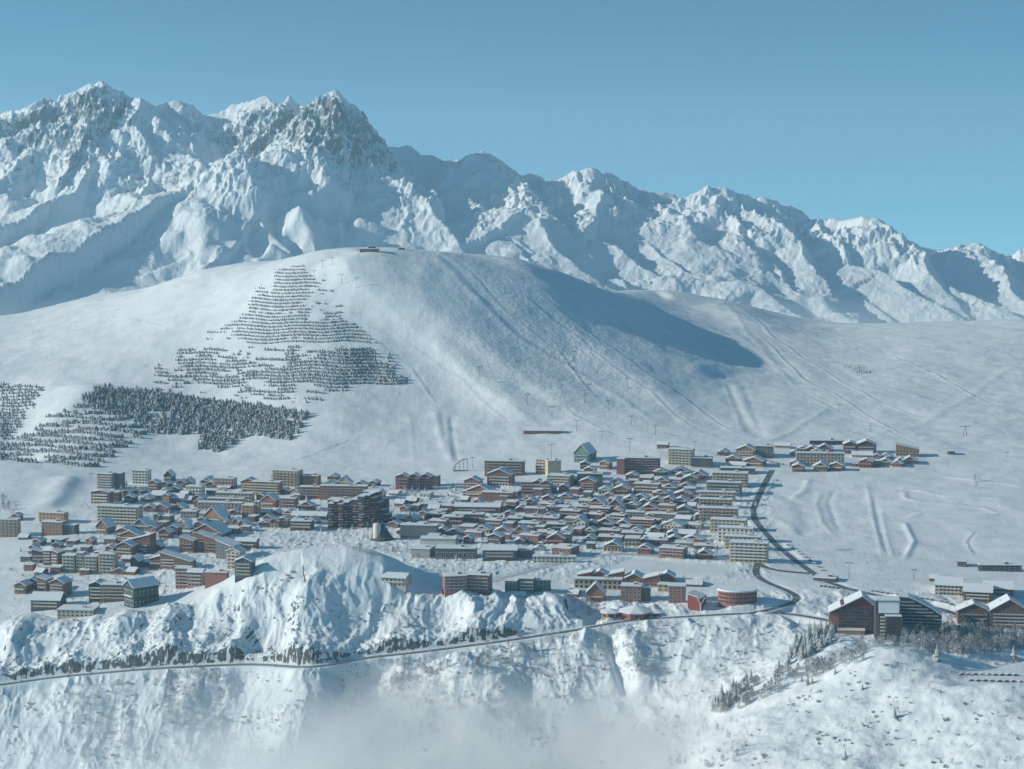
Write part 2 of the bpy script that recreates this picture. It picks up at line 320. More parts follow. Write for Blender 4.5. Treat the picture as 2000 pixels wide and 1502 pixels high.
for name, wdt, pts, bank in ROADS:
    Q = resample(P3(pts, 1780), 9, 2 if name == 'main_street' else 8)
    for _ in range(40): Q[1:-1, 2] = (Q[:-2, 2] + 2 * Q[1:-1, 2] + Q[2:, 2]) / 4
    ROADP.append((name, wdt, Q, bank))
roadmask = np.zeros(H.shape)
for name, wdt, Q, bank in ROADP:
    iy = np.nonzero((GY > Q[:, 1].min() - 40) & (GY < Q[:, 1].max() + 40))[0]; sl_ = slice(iy[0], iy[-1] + 1)
    d, s, zz, _ = poly_dist(GX[sl_], GYY[sl_], [tuple(q) for q in Q[::2]] + [tuple(Q[-1])])
    f = 1 - sstep(wdt / 2 + 1.2, wdt / 2 + 1.2 + 3.5 + bank * .8, d); H[sl_] = H[sl_] * (1 - f) + (zz - .25) * f
    if name == 'cliff_road':          # blasted rock face on the uphill side
        fx = 1 - sstep(40, 60, np.abs(0 * d)); up = (GYY[sl_] > zz * 0 + np.interp(GX[sl_], Q[:, 0], Q[:, 1]))
        left = 1 - sstep(-45, -15, GX[sl_])
        k = up * left * sstep(wdt / 2 + 1.5, wdt / 2 + 6, d) * (1 - sstep(9, 34, d)) * (.75 + .6 * np.clip(fbm(GX[sl_] / 45, GYY[sl_] * 0, 3, 77) * 2 + .5, 0, 1.3))
        H[sl_] = H[sl_] + k * (5.5 + 4 * fbm(GX[sl_] / 7, GYY[sl_] / 5, 4, 78, .6))
    roadmask[sl_] = np.maximum(roadmask[sl_], 1 - sstep(wdt / 2, wdt / 2 + 3, d))
# level ground: the stadium field and car parks
def level(quad, soft=6):
    global H
    P = [hit(*q) for q in quad]; zc = np.mean([p[2] for p in P]); inside = np.full(H.shape, 1e9)
    for i in range(len(P)):
        a, b = P[i], P[(i+1) % len(P)]; dx, dy = b[0]-a[0], b[1]-a[1]; L = math.hypot(dx, dy)
        inside = np.minimum(inside, ((GX - a[0]) * -dy + (GYY - a[1]) * dx) / L)
    f = sstep(-soft, soft, inside); H = H * (1-f) + zc * f
level([(1150, 1122), (1420, 1128), (1440, 1103), (1230, 1086)])
level([(1860, 1334), (2060, 1338), (2060, 1312), (1860, 1308)], 12)
gy_, gx_ = np.gradient(H, axis=0) / np.gradient(GY)[:, None], np.gradient(H, axis=1) / (np.gradient(UX)[None, :] * GY[:, None])
gxr = gx_; gyr = gy_ - gx_ * UX[None, :]
slp = np.sqrt(gxr**2 + gyr**2)
road_y = np.interp(GX, ROADP[0][2][:, 0], ROADP[0][2][:, 1])
rock = .8 * sstep(1.05, 2.0, slp) * (GYY < 2060)
rock = np.maximum(rock, .5 * np.exp(-(((GX + 320) / 80) ** 2)) * sstep(.5, 1.0, slp) * near)
_a = (GX * .75 + H * .66) ; _b = (-GX * .66 + H * .75)
rock = rock + cliff * sstep(.12, .30, fbm(_a / 30, _b / 3.2, 3, 191)) * sstep(.0, .25, fbm(GX / 26, GYY / 34, 3, 193)) * (GX < -40) * (GYY > road_y) * .5
rock = rock * (1 - roadmask) * np.where(GYY < road_y, .45, 1); bd_ = np.exp(-((GYY - road_y - 12) / 14) ** 2) * (GX < -5); rock = rock * (1 - bd_ * np.clip(.16 - fbm(GX / 6, (GYY + H) / 4, 4, 88, .65) * 2.6, 0, .9))
tracks = np.exp(-((GX - 70) / 190) ** 2 - ((GYY - 3200) / 320) ** 2) * 1.3
nr, nc = H.shape
idx = np.arange(nr * nc).reshape(nr, nc)
F = np.stack([idx[:-1, :-1], idx[:-1, 1:], idx[1:, 1:], idx[1:, :-1]], -1).reshape(-1, 4)
M_GROUND = mat_snow_ground()
gm = np_mesh('snowy_ground', np.stack([GX, GYY, H], -1).reshape(-1, 3), F, [M_GROUND], smooth=True)
add_attr(gm, 'rock', rock); add_attr(gm, 'tracks', tracks)
tag(link('ground', gm), kind='structure')
# ------------------------------------------------------------------ far mountains: crest and spurs, then rock structure
MC = [(-500, 300, 9900), (-250, 290, 9900), (-100, 288, 9900), (0, 262, 9900), (60, 240, 9850), (95, 222, 9800), (130, 216, 9800), (160, 180, 9700), (190, 163, 9700), (215, 160, 9700), (245, 175, 9700), (265, 190, 9700), (290, 193, 9650), (312, 207, 9800), (335, 200, 9900), (362, 196, 9900), (385, 208, 9950), (405, 224, 10000), (440, 214, 10000), (480, 203, 10000), (510, 191, 9950), (530, 189, 9950), (545, 206, 9950), (570, 186, 9900), (590, 200, 9900), (606, 214, 9850), (625, 212, 9800), (642, 185, 9750), (657, 173, 9700), (680, 196, 9700), (702, 210, 9700), (706, 228, 9700), (730, 256, 9750), (760, 286, 9800), (780, 287, 9850), (808, 284, 9900), (825, 299, 9950), (850, 300, 9950), (870, 311, 9950), (890, 310, 9950), (908, 316, 9900), (930, 301, 9850), (952, 294, 9800), (972, 305, 9850), (990, 322, 9900), (1020, 339, 9900), (1045, 336, 9900), (1060, 350, 9950), (1090, 352, 9950), (1112, 345, 9900), (1135, 338, 9850), (1160, 327, 9800), (1180, 337, 9850), (1210, 350, 9900), (1240, 366, 9950), (1265, 370, 9950), (1290, 375, 9950), (1320, 386, 9950), (1335, 388, 9900), (1350, 375, 9850), (1385, 363, 9800), (1420, 368, 9800), (1440, 378, 9850), (1470, 385, 9850), (1490, 383, 9850), (1530, 401, 9900), (1560, 411, 9900), (1580, 426, 9950), (1600, 428, 9900), (1640, 428, 9800), (1685, 419, 9700), (1704, 425, 9700), (1740, 440, 9750), (1770, 466, 9800), (1792, 482, 9900), (1830, 487, 10000), (1870, 483, 9900), (1903, 474, 9800), (1930, 485, 9800), (1960, 498, 9900), (1975, 495, 9950), (1988, 484, 9900), (2010, 480, 9900), (2100, 470, 9900), (2300, 500, 9900), (2500, 480, 9900)]
SP = [   # (points, steepness left, steepness right)
 ([(60, 240, 9850), (40, 275, 9700), (10, 300, 9550), (-60, 330, 9400)], .5, .6),
 ([(165, 178, 9700), (182, 200, 9620), (185, 232, 9500), (192, 268, 9380), (202, 300, 9250), (180, 335, 9120), (150, 375, 8980), (120, 385, 8900)], .42, .8),
 ([(150, 195, 9700), (120, 240, 9550), (80, 290, 9350), (30, 335, 9150), (-40, 380, 8950)], .5, .5),
 ([(290, 193, 9650), (275, 235, 9500), (285, 265, 9400), (308, 300, 9280), (322, 335, 9170), (300, 352, 9100), (275, 380, 8980), (250, 392, 8920)], .5, .85),
 ([(322, 335, 9170), (345, 350, 9120), (375, 325, 9200)], .5, .7),
 ([(375, 305, 9300), (400, 315, 9200), (415, 335, 9080), (380, 360, 8980)], .35, .8),
 ([(530, 189, 9950), (545, 230, 9800), (560, 270, 9650)], .7, 1.2),
 ([(478, 298, 9100), (455, 325, 9030), (425, 360, 8950), (395, 390, 8870), (355, 425, 8770), (330, 450, 8700)], .50, .5),
 ([(478, 298, 9100), (500, 325, 9020), (500, 370, 8920), (510, 420, 8790), (545, 465, 8660), (585, 505, 8540)], .8, .75),
 ([(478, 298, 9100), (515, 325, 9130), (535, 315, 9150), (560, 345, 9180), (582, 335, 9180), (605, 375, 9100), (625, 400, 9050), (680, 460, 8900)], .7, .62),
 ([(478, 305, 9100), (470, 360, 8900), (460, 420, 8750), (480, 480, 8600)], .6, .7),
 ([(642, 185, 9750), (622, 215, 9650), (606, 246, 9550), (612, 280, 9450)], .75, 1.0),
 ([(657, 173, 9700), (672, 215, 9600), (668, 260, 9480), (680, 300, 9380), (668, 330, 9290)], 1.0, 1.05),
 ([(702, 210, 9700), (712, 262, 9540), (722, 300, 9430), (745, 335, 9320), (785, 350, 9250), (815, 372, 9170), (838, 395, 9090), (862, 432, 8980), (892, 470, 8870)], .62, .8),
 ([(745, 335, 9320), (742, 370, 9220), (760, 400, 9120), (800, 420, 9050)], .6, .7),
 ([(930, 301, 9850), (940, 325, 9780), (965, 345, 9700)], .5, .8),
 ([(952, 294, 9800), (985, 330, 9700), (1012, 352, 9620), (1030, 372, 9540)], .5, .8),
 ([(1060, 350, 9950), (1050, 372, 9800), (1025, 398, 9600)], .4, .8),
 ([(888, 368, 9500), (905, 380, 9430), (935, 398, 9320), (948, 410, 9250)], .45, .85),
 ([(948, 410, 9250), (985, 412, 9200), (1035, 402, 9180), (1050, 430, 9100), (1070, 470, 8980), (1090, 490, 8900), (1130, 520, 8800)], .38, .8),
 ([(985, 412, 9200), (990, 450, 9080), (1010, 470, 8990), (1040, 490, 8900), (1048, 510, 8840)], .4, .8),
 ([(1160, 327, 9800), (1165, 350, 9700), (1175, 380, 9570), (1170, 400, 9500)], .45, .8),
 ([(1265, 370, 9950), (1262, 390, 9800), (1290, 408, 9650), (1340, 425, 9500), (1352, 450, 9400), (1372, 490, 9280)], .42, .8),
 ([(1240, 400, 9650), (1290, 430, 9500), (1340, 455, 9400)], .4, .7),
 ([(1385, 363, 9800), (1400, 395, 9700), (1425, 420, 9600), (1440, 445, 9500)], .45, .8),
 ([(1440, 378, 9850), (1475, 420, 9650), (1530, 440, 9500), (1555, 470, 9400), (1578, 515, 9250)], .4, .85),
 ([(1175, 466, 9200), (1205, 480, 9130), (1245, 515, 9010), (1290, 535, 8920), (1325, 556, 8830)], .42, .8),
 ([(1265, 475, 9300), (1290, 500, 9150), (1340, 530, 8950), (1400, 550, 8850), (1450, 548, 8820), (1490, 562, 8760), (1510, 583, 8690)], .4, .6),
 ([(1480, 500, 9250), (1510, 515, 9200), (1525, 535, 9100)], .4, .8),
 ([(1600, 428, 9900), (1590, 455, 9700), (1640, 475, 9500), (1655, 515, 9350), (1720, 530, 9230), (1760, 560, 9100), (1820, 590, 8950), (1880, 625, 8800)], .42, .75),
 ([(1655, 515, 9350), (1650, 550, 9200), (1690, 590, 9000), (1740, 620, 8850)], .5, .7),
 ([(1704, 425, 9700), (1745, 460, 9560), (1790, 495, 9440), (1815, 530, 9300)], .45, .8),
 ([(1903, 474, 9800), (1935, 505, 9650), (1960, 530, 9500), (1985, 575, 9300), (2030, 610, 9100)], .4, .7),
 ([(1850, 560, 9200), (1900, 580, 9100), (1960, 600, 8950)], .4, .7),
 ([(0, 300, 9600), (20, 340, 9450), (40, 400, 9200), (48, 440, 9000), (30, 480, 8800)], .5, .55),
 ([(-40, 440, 8900), (0, 470, 8760), (60, 500, 8650), (110, 520, 8580), (160, 560, 8480)], .4, .42),
 ([(330, 480, 8600), (375, 495, 8500), (300, 530, 8420), (250, 560, 8330), (200, 585, 8280)], .5, .75),
 ([(120, 470, 8750), (190, 475, 8700), (260, 510, 8550)], .35, .4),
]
MY = np.arange(7700, 11000, 7.0); MP = np.concatenate([np.arange(-500, -40, 10), np.arange(-40, 2042, 2.0), np.arange(2050, 2500, 10)])
MUX = (MP - 1000) / FPX / math.cos(PITCH)
def mkz(pts): return [((p[0] - 1000) / FPX / math.cos(PITCH) * p[2], p[2], float(z_at(p[2], p[1]))) for p in pts]
# evaluate the skeleton on every 2nd row / column, then refine
cy, cp = MY[::2], MP[::2]; cux = (cp - 1000) / FPX / math.cos(PITCH)
X = cux[None, :] * cy[:, None]; YY = np.repeat(cy[:, None], len(cp), 1)
wx = X + 34 * fbm(X / 210, YY / 210, 4, 61) ; wy = YY + 34 * fbm(X / 210, YY / 210, 4, 66)
kvar = 1 + .35 * fbm(X / 300, YY / 300, 3, 71)
Zm = z_at(YY, 640) - 20 + 0 * X
Zm = Zm + np.clip((YY - 8200) / 1500, 0, 1) * 60
def smax(a, b, k=4.0):
    h = np.clip(.5 + .5 * (a - b) / k, 0, 1); return b + (a - b) * h + k * h * (1 - h)
def stamp(pts, kl, kr, dx=90.0):
    global Zm
    P = mkz(pts); d, s, zz, _ = poly_dist(wx, wy, P)
    k = np.where(s > 0, kr, kl) * kvar
    # right-hand side of a spur that runs toward the camera is at smaller x: use world side instead
    zc = zz - k * d * (1 - .12 * np.clip(d / 600, 0, 1)); Zm = smax(zc, Zm)
# crest: steep toward the viewer; split so that the left flank of each summit differs
P = mkz(MC); d, s, zz, _ = poly_dist(wx, wy, P); Zm = smax(zz - .60 * kvar * d - 34 * (1 - np.exp(-d / 42)), Zm, 4.0)
for pts, kl, kr in SP:
    P = mkz(pts); d, s, zz, tt = poly_dist(wx, wy, P)
    # s>0: right of travel direction; travel is toward the camera, so its right hand is the viewer's left
    goes_down = P[-1][1] < P[0][1]
    left = (s > 0) if goes_down else (s < 0)
    k = np.where(left, kl * .9, kr * (1.45 if pts[0][2] > 9150 or pts[0][0] > 450 else 1.05)) * kvar
    zc = zz - k * d; Zm = smax(zc, Zm)
# upsample
def up(A, ys, xs, YS, XS):
    i = np.clip(np.searchsorted(ys, YS) - 1, 0, len(ys) - 2); a = np.clip((YS - ys[i]) / (ys[i+1] - ys[i]), 0, 1)[:, None]
    B = A[i] * (1 - a) + A[i+1] * a
    j = np.clip(np.searchsorted(xs, XS) - 1, 0, len(xs) - 2); b = np.clip((XS - xs[j]) / (xs[j+1] - xs[j]), 0, 1)[None, :]
    return B[:, j] * (1 - b) + B[:, j+1] * b
Z2 = up(Zm, cy, cp, MY, MP)
X = MUX[None, :] * MY[:, None]; YY = np.repeat(MY[:, None], len(MP), 1)
zc_ = np.interp(MP, [p[0] for p in MC], [float(z_at(p[2], p[1])) for p in MC])[None, :]
rel = np.clip((Z2 + 190) / (zc_ + 190), 0, 1.1)
needle = np.exp(-((MP - 655) / 75) ** 2)[None, :] + .75 * np.exp(-((MP - 215) / 80) ** 2)[None, :] + .5 * np.exp(-((MP - 480) / 70) ** 2)[None, :]
hf = .16 + .84 * sstep(.35, .95, rel)
wq = .5 * fbm(X / 90, YY / 90, 3, 90)
rr = ridged(X / 150 + wq, YY / 210, 4, 81, .55); r2 = ridged(X / 44 + 1.5 * wq, YY / 95, 4, 86, .58)
cd_, _, _, _ = poly_dist(X[::2, ::2], YY[::2, ::2], mkz(MC)); cd_ = up(cd_, cy, cp, MY, MP); hf = hf * (1 - .7 * np.exp(-(cd_ / 55) ** 2))
patch = np.clip(fbm(X / 420, YY / 420, 2, 95) * 1.6 + .75, .25, 1.2)
Z2 = Z2 + ((rr - .42) * 54 + (r2 - .42) * 30 * patch) * hf + (r2 - .42) * 36 * (1 - .8 * np.exp(-(cd_ / 50) ** 2)) * needle * sstep(.3, .8, rel) + fbm(X / 24, YY / 36, 5, 98, .66) * 10 * patch * (.3 + .7 * hf) * (1 - .6 * np.exp(-(cd_ / 40) ** 2))
gY = np.gradient(Z2, axis=0) / 7.0; gX = np.gradient(Z2, axis=1) / (np.gradient(MUX)[None, :] * MY[:, None])
sl2 = np.sqrt(gX**2 + (gY - gX * MUX[None, :])**2)
rk = sstep(1.1, 2.3, sl2) * (.25 + .55 * hf) * np.clip(patch, .5, 1) * (.55 + .45 * sstep(1100, 500, MP))[None, :] + .08 * hf * sstep(.8, 1.5, sl2) + .30 * needle * sstep(.5, .9, rel) * sstep(.8, 1.5, sl2)
nr, nc = Z2.shape; idx = np.arange(nr * nc).reshape(nr, nc)
F = np.stack([idx[:-1, :-1], idx[:-1, 1:], idx[1:, 1:], idx[1:, :-1]], -1).reshape(-1, 4)
mm = np_mesh('mountains', np.stack([X, YY, Z2], -1).reshape(-1, 3), F, [mat_mountain()], smooth=True)
add_attr(mm, 'rock', rk); tag(link('mountains', mm), kind='structure')
# valley floor joining the ground sheet to the range, and running on to the horizon
vf = [(-9000, 5500, -332), (9000, 5500, -332), (9000, 20000, -1080), (-9000, 20000, -1080)]
tag(link('valley_floor', np_mesh('valley_floor', np.array(vf), np.array([[0, 1, 2, 3]]), [M_GROUND])), kind='structure')
# ------------------------------------------------------------------ building materials
def mat_plain(name, col, rough=.8, var=.25, scale=.8, bumpd=.02, kind='plain', metal=0.0):
    k = N(name); p = k.obj(); b = k.b; n = k.noise(scale, 4, .6, p)
    c0 = tuple(x * (1 - var) for x in col); c1 = tuple(min(1, x * (1 + var)) for x in col)
    c = k.ramp(n, [(.3, c0), (.7, c1)])
    if kind == 'wood':
        wv = k.n('ShaderNodeTexWave', wave_type='BANDS', bands_direction='X'); wv.inputs['Scale'].default_value = 1.6; wv.inputs['Distortion'].default_value = .6
        k.l(p, wv.inputs['Vector']); c = k.mix(.35, c, wv.outputs[1], 'MULTIPLY')
    if kind == 'render':
        n2 = k.noise(.12, 3, .5, p); c = k.mix(.25, c, k.ramp(n2, [(.35, (.6, .58, .55)), (.6, (1, 1, 1))]), 'MULTIPLY')
    k.l(c, b.inputs['Base Color']); b.inputs['Roughness'].default_value = rough; b.inputs['Metallic'].default_value = metal
    k.bump(n, bumpd); return k.m
MW = {}
for nm, col, kd in [('brown', (.27, .125, .085), 'wood'), ('red_brown', (.40, .155, .115), 'wood'), ('dark_red', (.36, .085, .08), 'wood'),
                    ('maroon', (.19, .065, .07), 'wood'), ('dark', (.09, .08, .08), 'wood'), ('cream', (.56, .46, .32), 'render'),
                    ('white', (.72, .69, .62), 'render'), ('grey', (.38, .36, .32), 'render'), ('beige', (.56, .45, .35), 'render'),
                    ('pink', (.46, .26, .21), 'render'), ('orange', (.52, .27, .14), 'render'), ('green', (.18, .29, .25), 'wood'),
                    ('brick', (.36, .155, .12), 'render'), ('timber', (.46, .26, .15), 'wood'), ('slate', (.15, .17, .18), 'render'),
                    ('dark_green', (.055, .085, .075), 'wood'), ('concrete', (.36, .36, .35), 'render'), ('yellow', (.56, .48, .34), 'render')]:
    MW[nm] = mat_plain(nm + '_wall', col, .85, .2, .7, .03, kd)
def mat_snow(name='roof_snow'):
    k = N(name); p = k.pos(); n = k.noise(.5, 5, .6, p); k.l(k.ramp(n, [(.3, (.78, .81, .85)), (.7, (.87, .885, .90))]), k.b.inputs['Base Color'])
    k.b.inputs['Roughness'].default_value = .75; k.bump(n, .5, .6); return k.m
M_SNOW = mat_snow()
M_FASCIA = mat_plain('dark_fascia', (.09, .065, .05)); M_FRAME = mat_plain('window_frame', (.62, .60, .55)); M_DFRAME = mat_plain('dark_window_frame', (.12, .07, .05))
def mat_glass():
    k = N('window_glass'); k.b.inputs['Base Color'].default_value = (.03, .04, .05, 1); k.b.inputs['Roughness'].default_value = .15
    k.l(k.ramp(k.noise(.3, 2, .5, k.pos()), [(.4, (.02, .03, .04)), (.7, (.09, .10, .11))]), k.b.inputs['Base Color']); return k.m
M_GLASS = mat_glass(); M_METAL = mat_plain('dark_steel', (.08, .09, .10), .5, .2, 2, .01, metal=.5); M_PALE = mat_plain('pale_rail', (.66, .62, .54))
# ------------------------------------------------------------------ mesh gathering
class MB:
    def __init__(s): s.v = []; s.f = []; s.m = []
    def poly(s, pts, mi=0):
        n = len(s.v); s.v += [tuple(p) for p in pts]; s.f.append(tuple(range(n, n + len(pts)))); s.m.append(mi)
    def box(s, x0, x1, y0, y1, z0, z1, mi=0, top=None):
        n = len(s.v); s.v += [(x0,y0,z0),(x1,y0,z0),(x1,y1,z0),(x0,y1,z0),(x0,y0,z1),(x1,y0,z1),(x1,y1,z1),(x0,y1,z1)]
        for q in ((0,3,2,1),(4,5,6,7),(0,1,5,4),(1,2,6,5),(2,3,7,6),(3,0,4,7)): s.f.append(tuple(n + i for i in q)); s.m.append(mi)
        if top is not None: s.m[-5] = top
    def prism(s, prof, y0, y1, mi=0, mtop=None):
        """profile in x,z swept along y"""
        n = len(s.v); k = len(prof); s.v += [(x, y0, z) for x, z in prof] + [(x, y1, z) for x, z in prof]
        s.f.append(tuple(n + i for i in range(k))); s.m.append(mi); s.f.append(tuple(n + k + i for i in reversed(range(k)))); s.m.append(mi)
        for i in range(k):
            j = (i + 1) % k; s.f.append((n + j, n + i, n + k + i, n + k + j)); up = prof[i][0] > prof[j][0] - 1e-6 and abs(prof[i][0] - prof[j][0]) > .01
            s.m.append(mtop if (mtop is not None and up) else mi)
    def lathe(s, prof, seg=20, cx=0, cy=0, mi=0, a0=0, a1=2*math.pi):
        n = len(s.v); full = abs(a1 - a0 - 2*math.pi) < 1e-6; ns = seg if full else seg + 1
        for r, z in prof:
            for i in range(ns): a = a0 + (a1 - a0) * i / seg; s.v.append((cx + r * math.cos(a), cy + r * math.sin(a), z))
        for k in range(len(prof) - 1):
            for i in range(seg):
                j = (i + 1) % ns; s.f.append((n + k*ns + i, n + k*ns + j, n + (k+1)*ns + j, n + (k+1)*ns + i)); s.m.append(mi)
    def tube(s, a, b, r0, r1=None, seg=6, mi=0):
        a, b = Vector(a), Vector(b); d = (b - a).normalized(); u = d.orthogonal().normalized(); w_ = d.cross(u); r1 = r0 if r1 is None else r1; n = len(s.v)
        for p, r in ((a, r0), (b, r1)):
            for i in range(seg): t = 2*math.pi*i/seg; s.v.append(tuple(p + u * math.cos(t) * r + w_ * math.sin(t) * r))
        for i in range(seg): j = (i + 1) % seg; s.f.append((n+i, n+j, n+seg+j, n+seg+i)); s.m.append(mi)
        s.f.append(tuple(n+seg+i for i in range(seg))); s.m.append(mi)
    def tf(s, rz, off=(0, 0, 0)):
        c, q = math.cos(rz), math.sin(rz); s.v = [(x*c - y*q + off[0], x*q + y*c + off[1], z + off[2]) for x, y, z in s.v]; return s
    def mesh(s, name, mats, smooth=False):
        me = bpy.data.meshes.new(name); me.from_pydata(s.v, [], s.f)
        for q in mats: me.materials.append(q)
        me.polygons.foreach_set('material_index', s.m)
        if smooth: me.polygons.foreach_set('use_smooth', [True] * len(s.f))
        me.update(); return me
    def build(s, name, mats, parent=None, smooth=False, loc=None): return link(name, s.mesh(name, mats, smooth), parent, loc)
def unit_window(frame):
    b = MB(); b.box(-.5, .5, -.10, .06, 0, 1, 1); b.box(-.40, .40, -.13, -.101, .08, .92, 0); return b.mesh('window', [M_GLASS, frame])
WIN = {'w': unit_window(M_FRAME), 'd': unit_window(M_DFRAME), 'm': unit_window(mat_plain('maroon_window_frame', (.30, .10, .10)))}
def unit_balcony(mat):
    b = MB(); b.box(-.5, .5, -1.3, 0, -.12, .05, 0, 1); b.box(-.5, .5, -1.3, -1.18, .05, .9, 0); b.box(-.5, .5, -1.38, -1.1, .903, 1.22, 1); b.box(-.5, -.497, -1.178, 0, .05, 1.0, 0); b.box(.497, .5, -1.178, 0, .05, 1.0, 0)
    return b.mesh('balcony', [mat, M_SNOW])
BAL = {}
def balcony(col):
    if col not in BAL: BAL[col] = unit_balcony(MW.get(col, M_PALE))
    return BAL[col]
_b = MB(); _b.box(-.5, .5, -.5, .5, 0, 1.6, 0); _b.box(-.6, .6, -.6, .6, 1.6, 2.0, 1); CHIM = _b.mesh('chimney', [MW['concrete'], M_SNOW])
def place(name, me, parent, off, rz, loc, scale):
    o = bpy.data.objects.new(name, me); C.objects.link(o); o.parent = parent
    c, q = math.cos(rz), math.sin(rz); x, y, z = loc
    o.location = (off[0] + x*c - y*q, off[1] + x*q + y*c, off[2] + z); o.rotation_euler = (0, 0, rz); o.scale = scale; return o
THINGS = {}
BLD = []       # bookkeeping for labels
def building(kind, x0, x1, top, base, col, rot=-14, d=11, wc=None, fr='w', bal=None, bc='beige', join=None, id=None, name=None, label=None, lm=None,
             cat=None, low=None, chim=None, pitch=None, side=True, floors=None, nowin=False, incl=True, y0=None, dy=0.0, group=None, porch=False):
    cxp = (x0 + x1) / 2; par = THINGS.get(join)
    wx_, wy_, wz_ = hit(cxp, base, 1500 if y0 is None else y0); Y = wy_
    if y0 == -1: pass
    rz = R(rot); a = abs(math.sin(rz)); wv = (x1 - x0) * Y / FPX; dd = min(d, wv * .95) if incl else d
    wm = (wv - dd * a * (1 if incl else 0)) / math.cos(rz); wm = max(wm, wv * .55)
    hm = (base - top) * Y / FPX * 1.02; hm = max(hm - (.19 * d * .6 if kind == 'F' else .6), 3.0)
    # centre of the front wall; the right flank shows when rot < 0
    sh = (-.5 if rot < 0 else .5) * dd * a * (1 if incl else 0)
    px_, py_ = wx_ + sh, wy_ + dy
    if par is None:
        par = empty(name or ('chalet' if kind != 'F' or (x1-x0) < 38 else 'apartment_block'), (px_, py_, wz_)); off = (0, 0, 0)
        THINGS[id or len(THINGS)] = par
        ph = (kind, col, wm, hm, low)
        BLD.append(dict(o=par, cx=cxp, base=base, label=label, lm=lm, ph=ph, cat=cat, group=group, name=par.name))
    else: off = (px_ - par.location.x, py_ - par.location.y, wz_ - par.location.z)
    corners = [(-wm/2, 0), (wm/2, 0), (-wm/2, dd), (wm/2, dd)]; c_, q_ = math.cos(rz), math.sin(rz)
    gh = [float(height(px_ + x*c_ - y*q_, py_ + x*q_ + y*c_)) - wz_ for x, y in corners]; zb = min(min(gh), 0) - 2.5
    if par and join: pass
    tp = math.tan(R(pitch or 22)); wall = MB(); roof = MB(); ov = 1.2
    fz = 3.0 if hm > 7 else 2.8
    if kind == 'F':
        wall.box(-wm/2, wm/2, 0, dd, zb, hm); eave = hm
        roof.box(-wm/2 - .5, wm/2 + .5, -.7, dd + .5, hm + .003, hm + .35, 0); roof.box(-wm/2 - .35, wm/2 + .35, -.55, dd + .35, hm + .353, hm + 1.05, 1)
    elif kind in 'GA':                  # gable faces the viewer
        rise = min(wm/2 * (tp if kind == 'G' else math.tan(R(46))), hm * .62); eave = hm - rise; ts = rise / (wm/2)
        wall.prism([(-wm/2, zb), (wm/2, zb), (wm/2, eave), (0, hm), (-wm/2, eave)], 0, dd)
        for sg in (-1, 1):
            xo = sg * (wm/2 + ov); zo = hm + .05 - ts * (wm/2 + ov)
            pr = [(0, hm + .05), (xo, zo), (xo, zo + .28), (0, hm + .33)]; ps = [(0, hm + .333), (xo * .985, zo + .30), (xo * .985, zo + .95), (0, hm + 1.1)]
            if sg < 0: pr = pr[::-1]; ps = ps[::-1]
            roof.prism(pr[::-1] if sg > 0 else pr[::-1], -1.1, dd + .6, 0); roof.prism(ps[::-1] if sg > 0 else ps[::-1], -1.0, dd + .5, 1)
    elif kind == 'S':                   # ridge runs across
        rise = min(dd/2 * tp, hm * .5); eave = hm - rise; ts = rise / (dd/2)
        w2 = MB(); w2.prism([(0, zb), (dd, zb), (dd, eave), (dd/2, hm), (0, eave)], -wm/2, wm/2)
        wall.v = [(y, x, z) for x, y, z in w2.v]; wall.f = [f[::-1] for f in w2.f]; wall.m = w2.m
        r2 = MB()
        for sg in (-1, 1):
            yo = dd/2 + sg * (dd/2 + ov); zo = hm + .05 - ts * (dd/2 + ov)
            r2.prism([(dd/2, hm + .05), (yo, zo), (yo, zo + .28), (dd/2, hm + .33)], -wm/2 - .8, wm/2 + .8, 0)
            r2.prism([(dd/2, hm + .333), (yo - sg*.1, zo + .30), (yo - sg*.1, zo + .95), (dd/2, hm + 1.1)], -wm/2 - .7, wm/2 + .7, 1)
        roof.v = [(y, x, z) for x, y, z in r2.v]; roof.f = [f[::-1] for f in r2.f]; roof.m = r2.m
    elif kind in 'MN':                  # single pitch, M high at left, N high at right
        dz = min(wm * .28, hm * .4); l, r = (hm, hm - dz) if kind == 'M' else (hm - dz, hm); eave = hm - dz
        wall.prism([(-wm/2, zb), (wm/2, zb), (wm/2, r), (-wm/2, l)], 0, dd)
        roof.prism([(-wm/2 - .6, l + .05), (wm/2 + .6, r + .05), (wm/2 + .6, r + .35), (-wm/2 - .6, l + .35)], -.9, dd + .5, 0)
        roof.prism([(-wm/2 - .5, l + .353), (wm/2 + .5, r + .353), (wm/2 + .5, r + 1.05), (-wm/2 - .5, l + 1.05)], -.8, dd + .4, 1)
    nm = 'wall'
    wall.tf(rz, off); roof.tf(rz, off)
    wall.build('wall', [MW[col]], par); rf = roof.build('roof', [M_FASCIA, M_SNOW], par)
    nfl = max(1, int((eave - .3) / fz)) if floors is None else floors
    fz = (eave - .4) / nfl if nfl else fz
    if low:                             # pale masonry ground floor under timber
        b = MB(); b.box(-wm/2 - .12, wm/2 + .12, -.12, dd + .1, zb + .01, min(fz, eave) * .95, 0); b.tf(rz, off).build('plinth', [MW[low]], par)
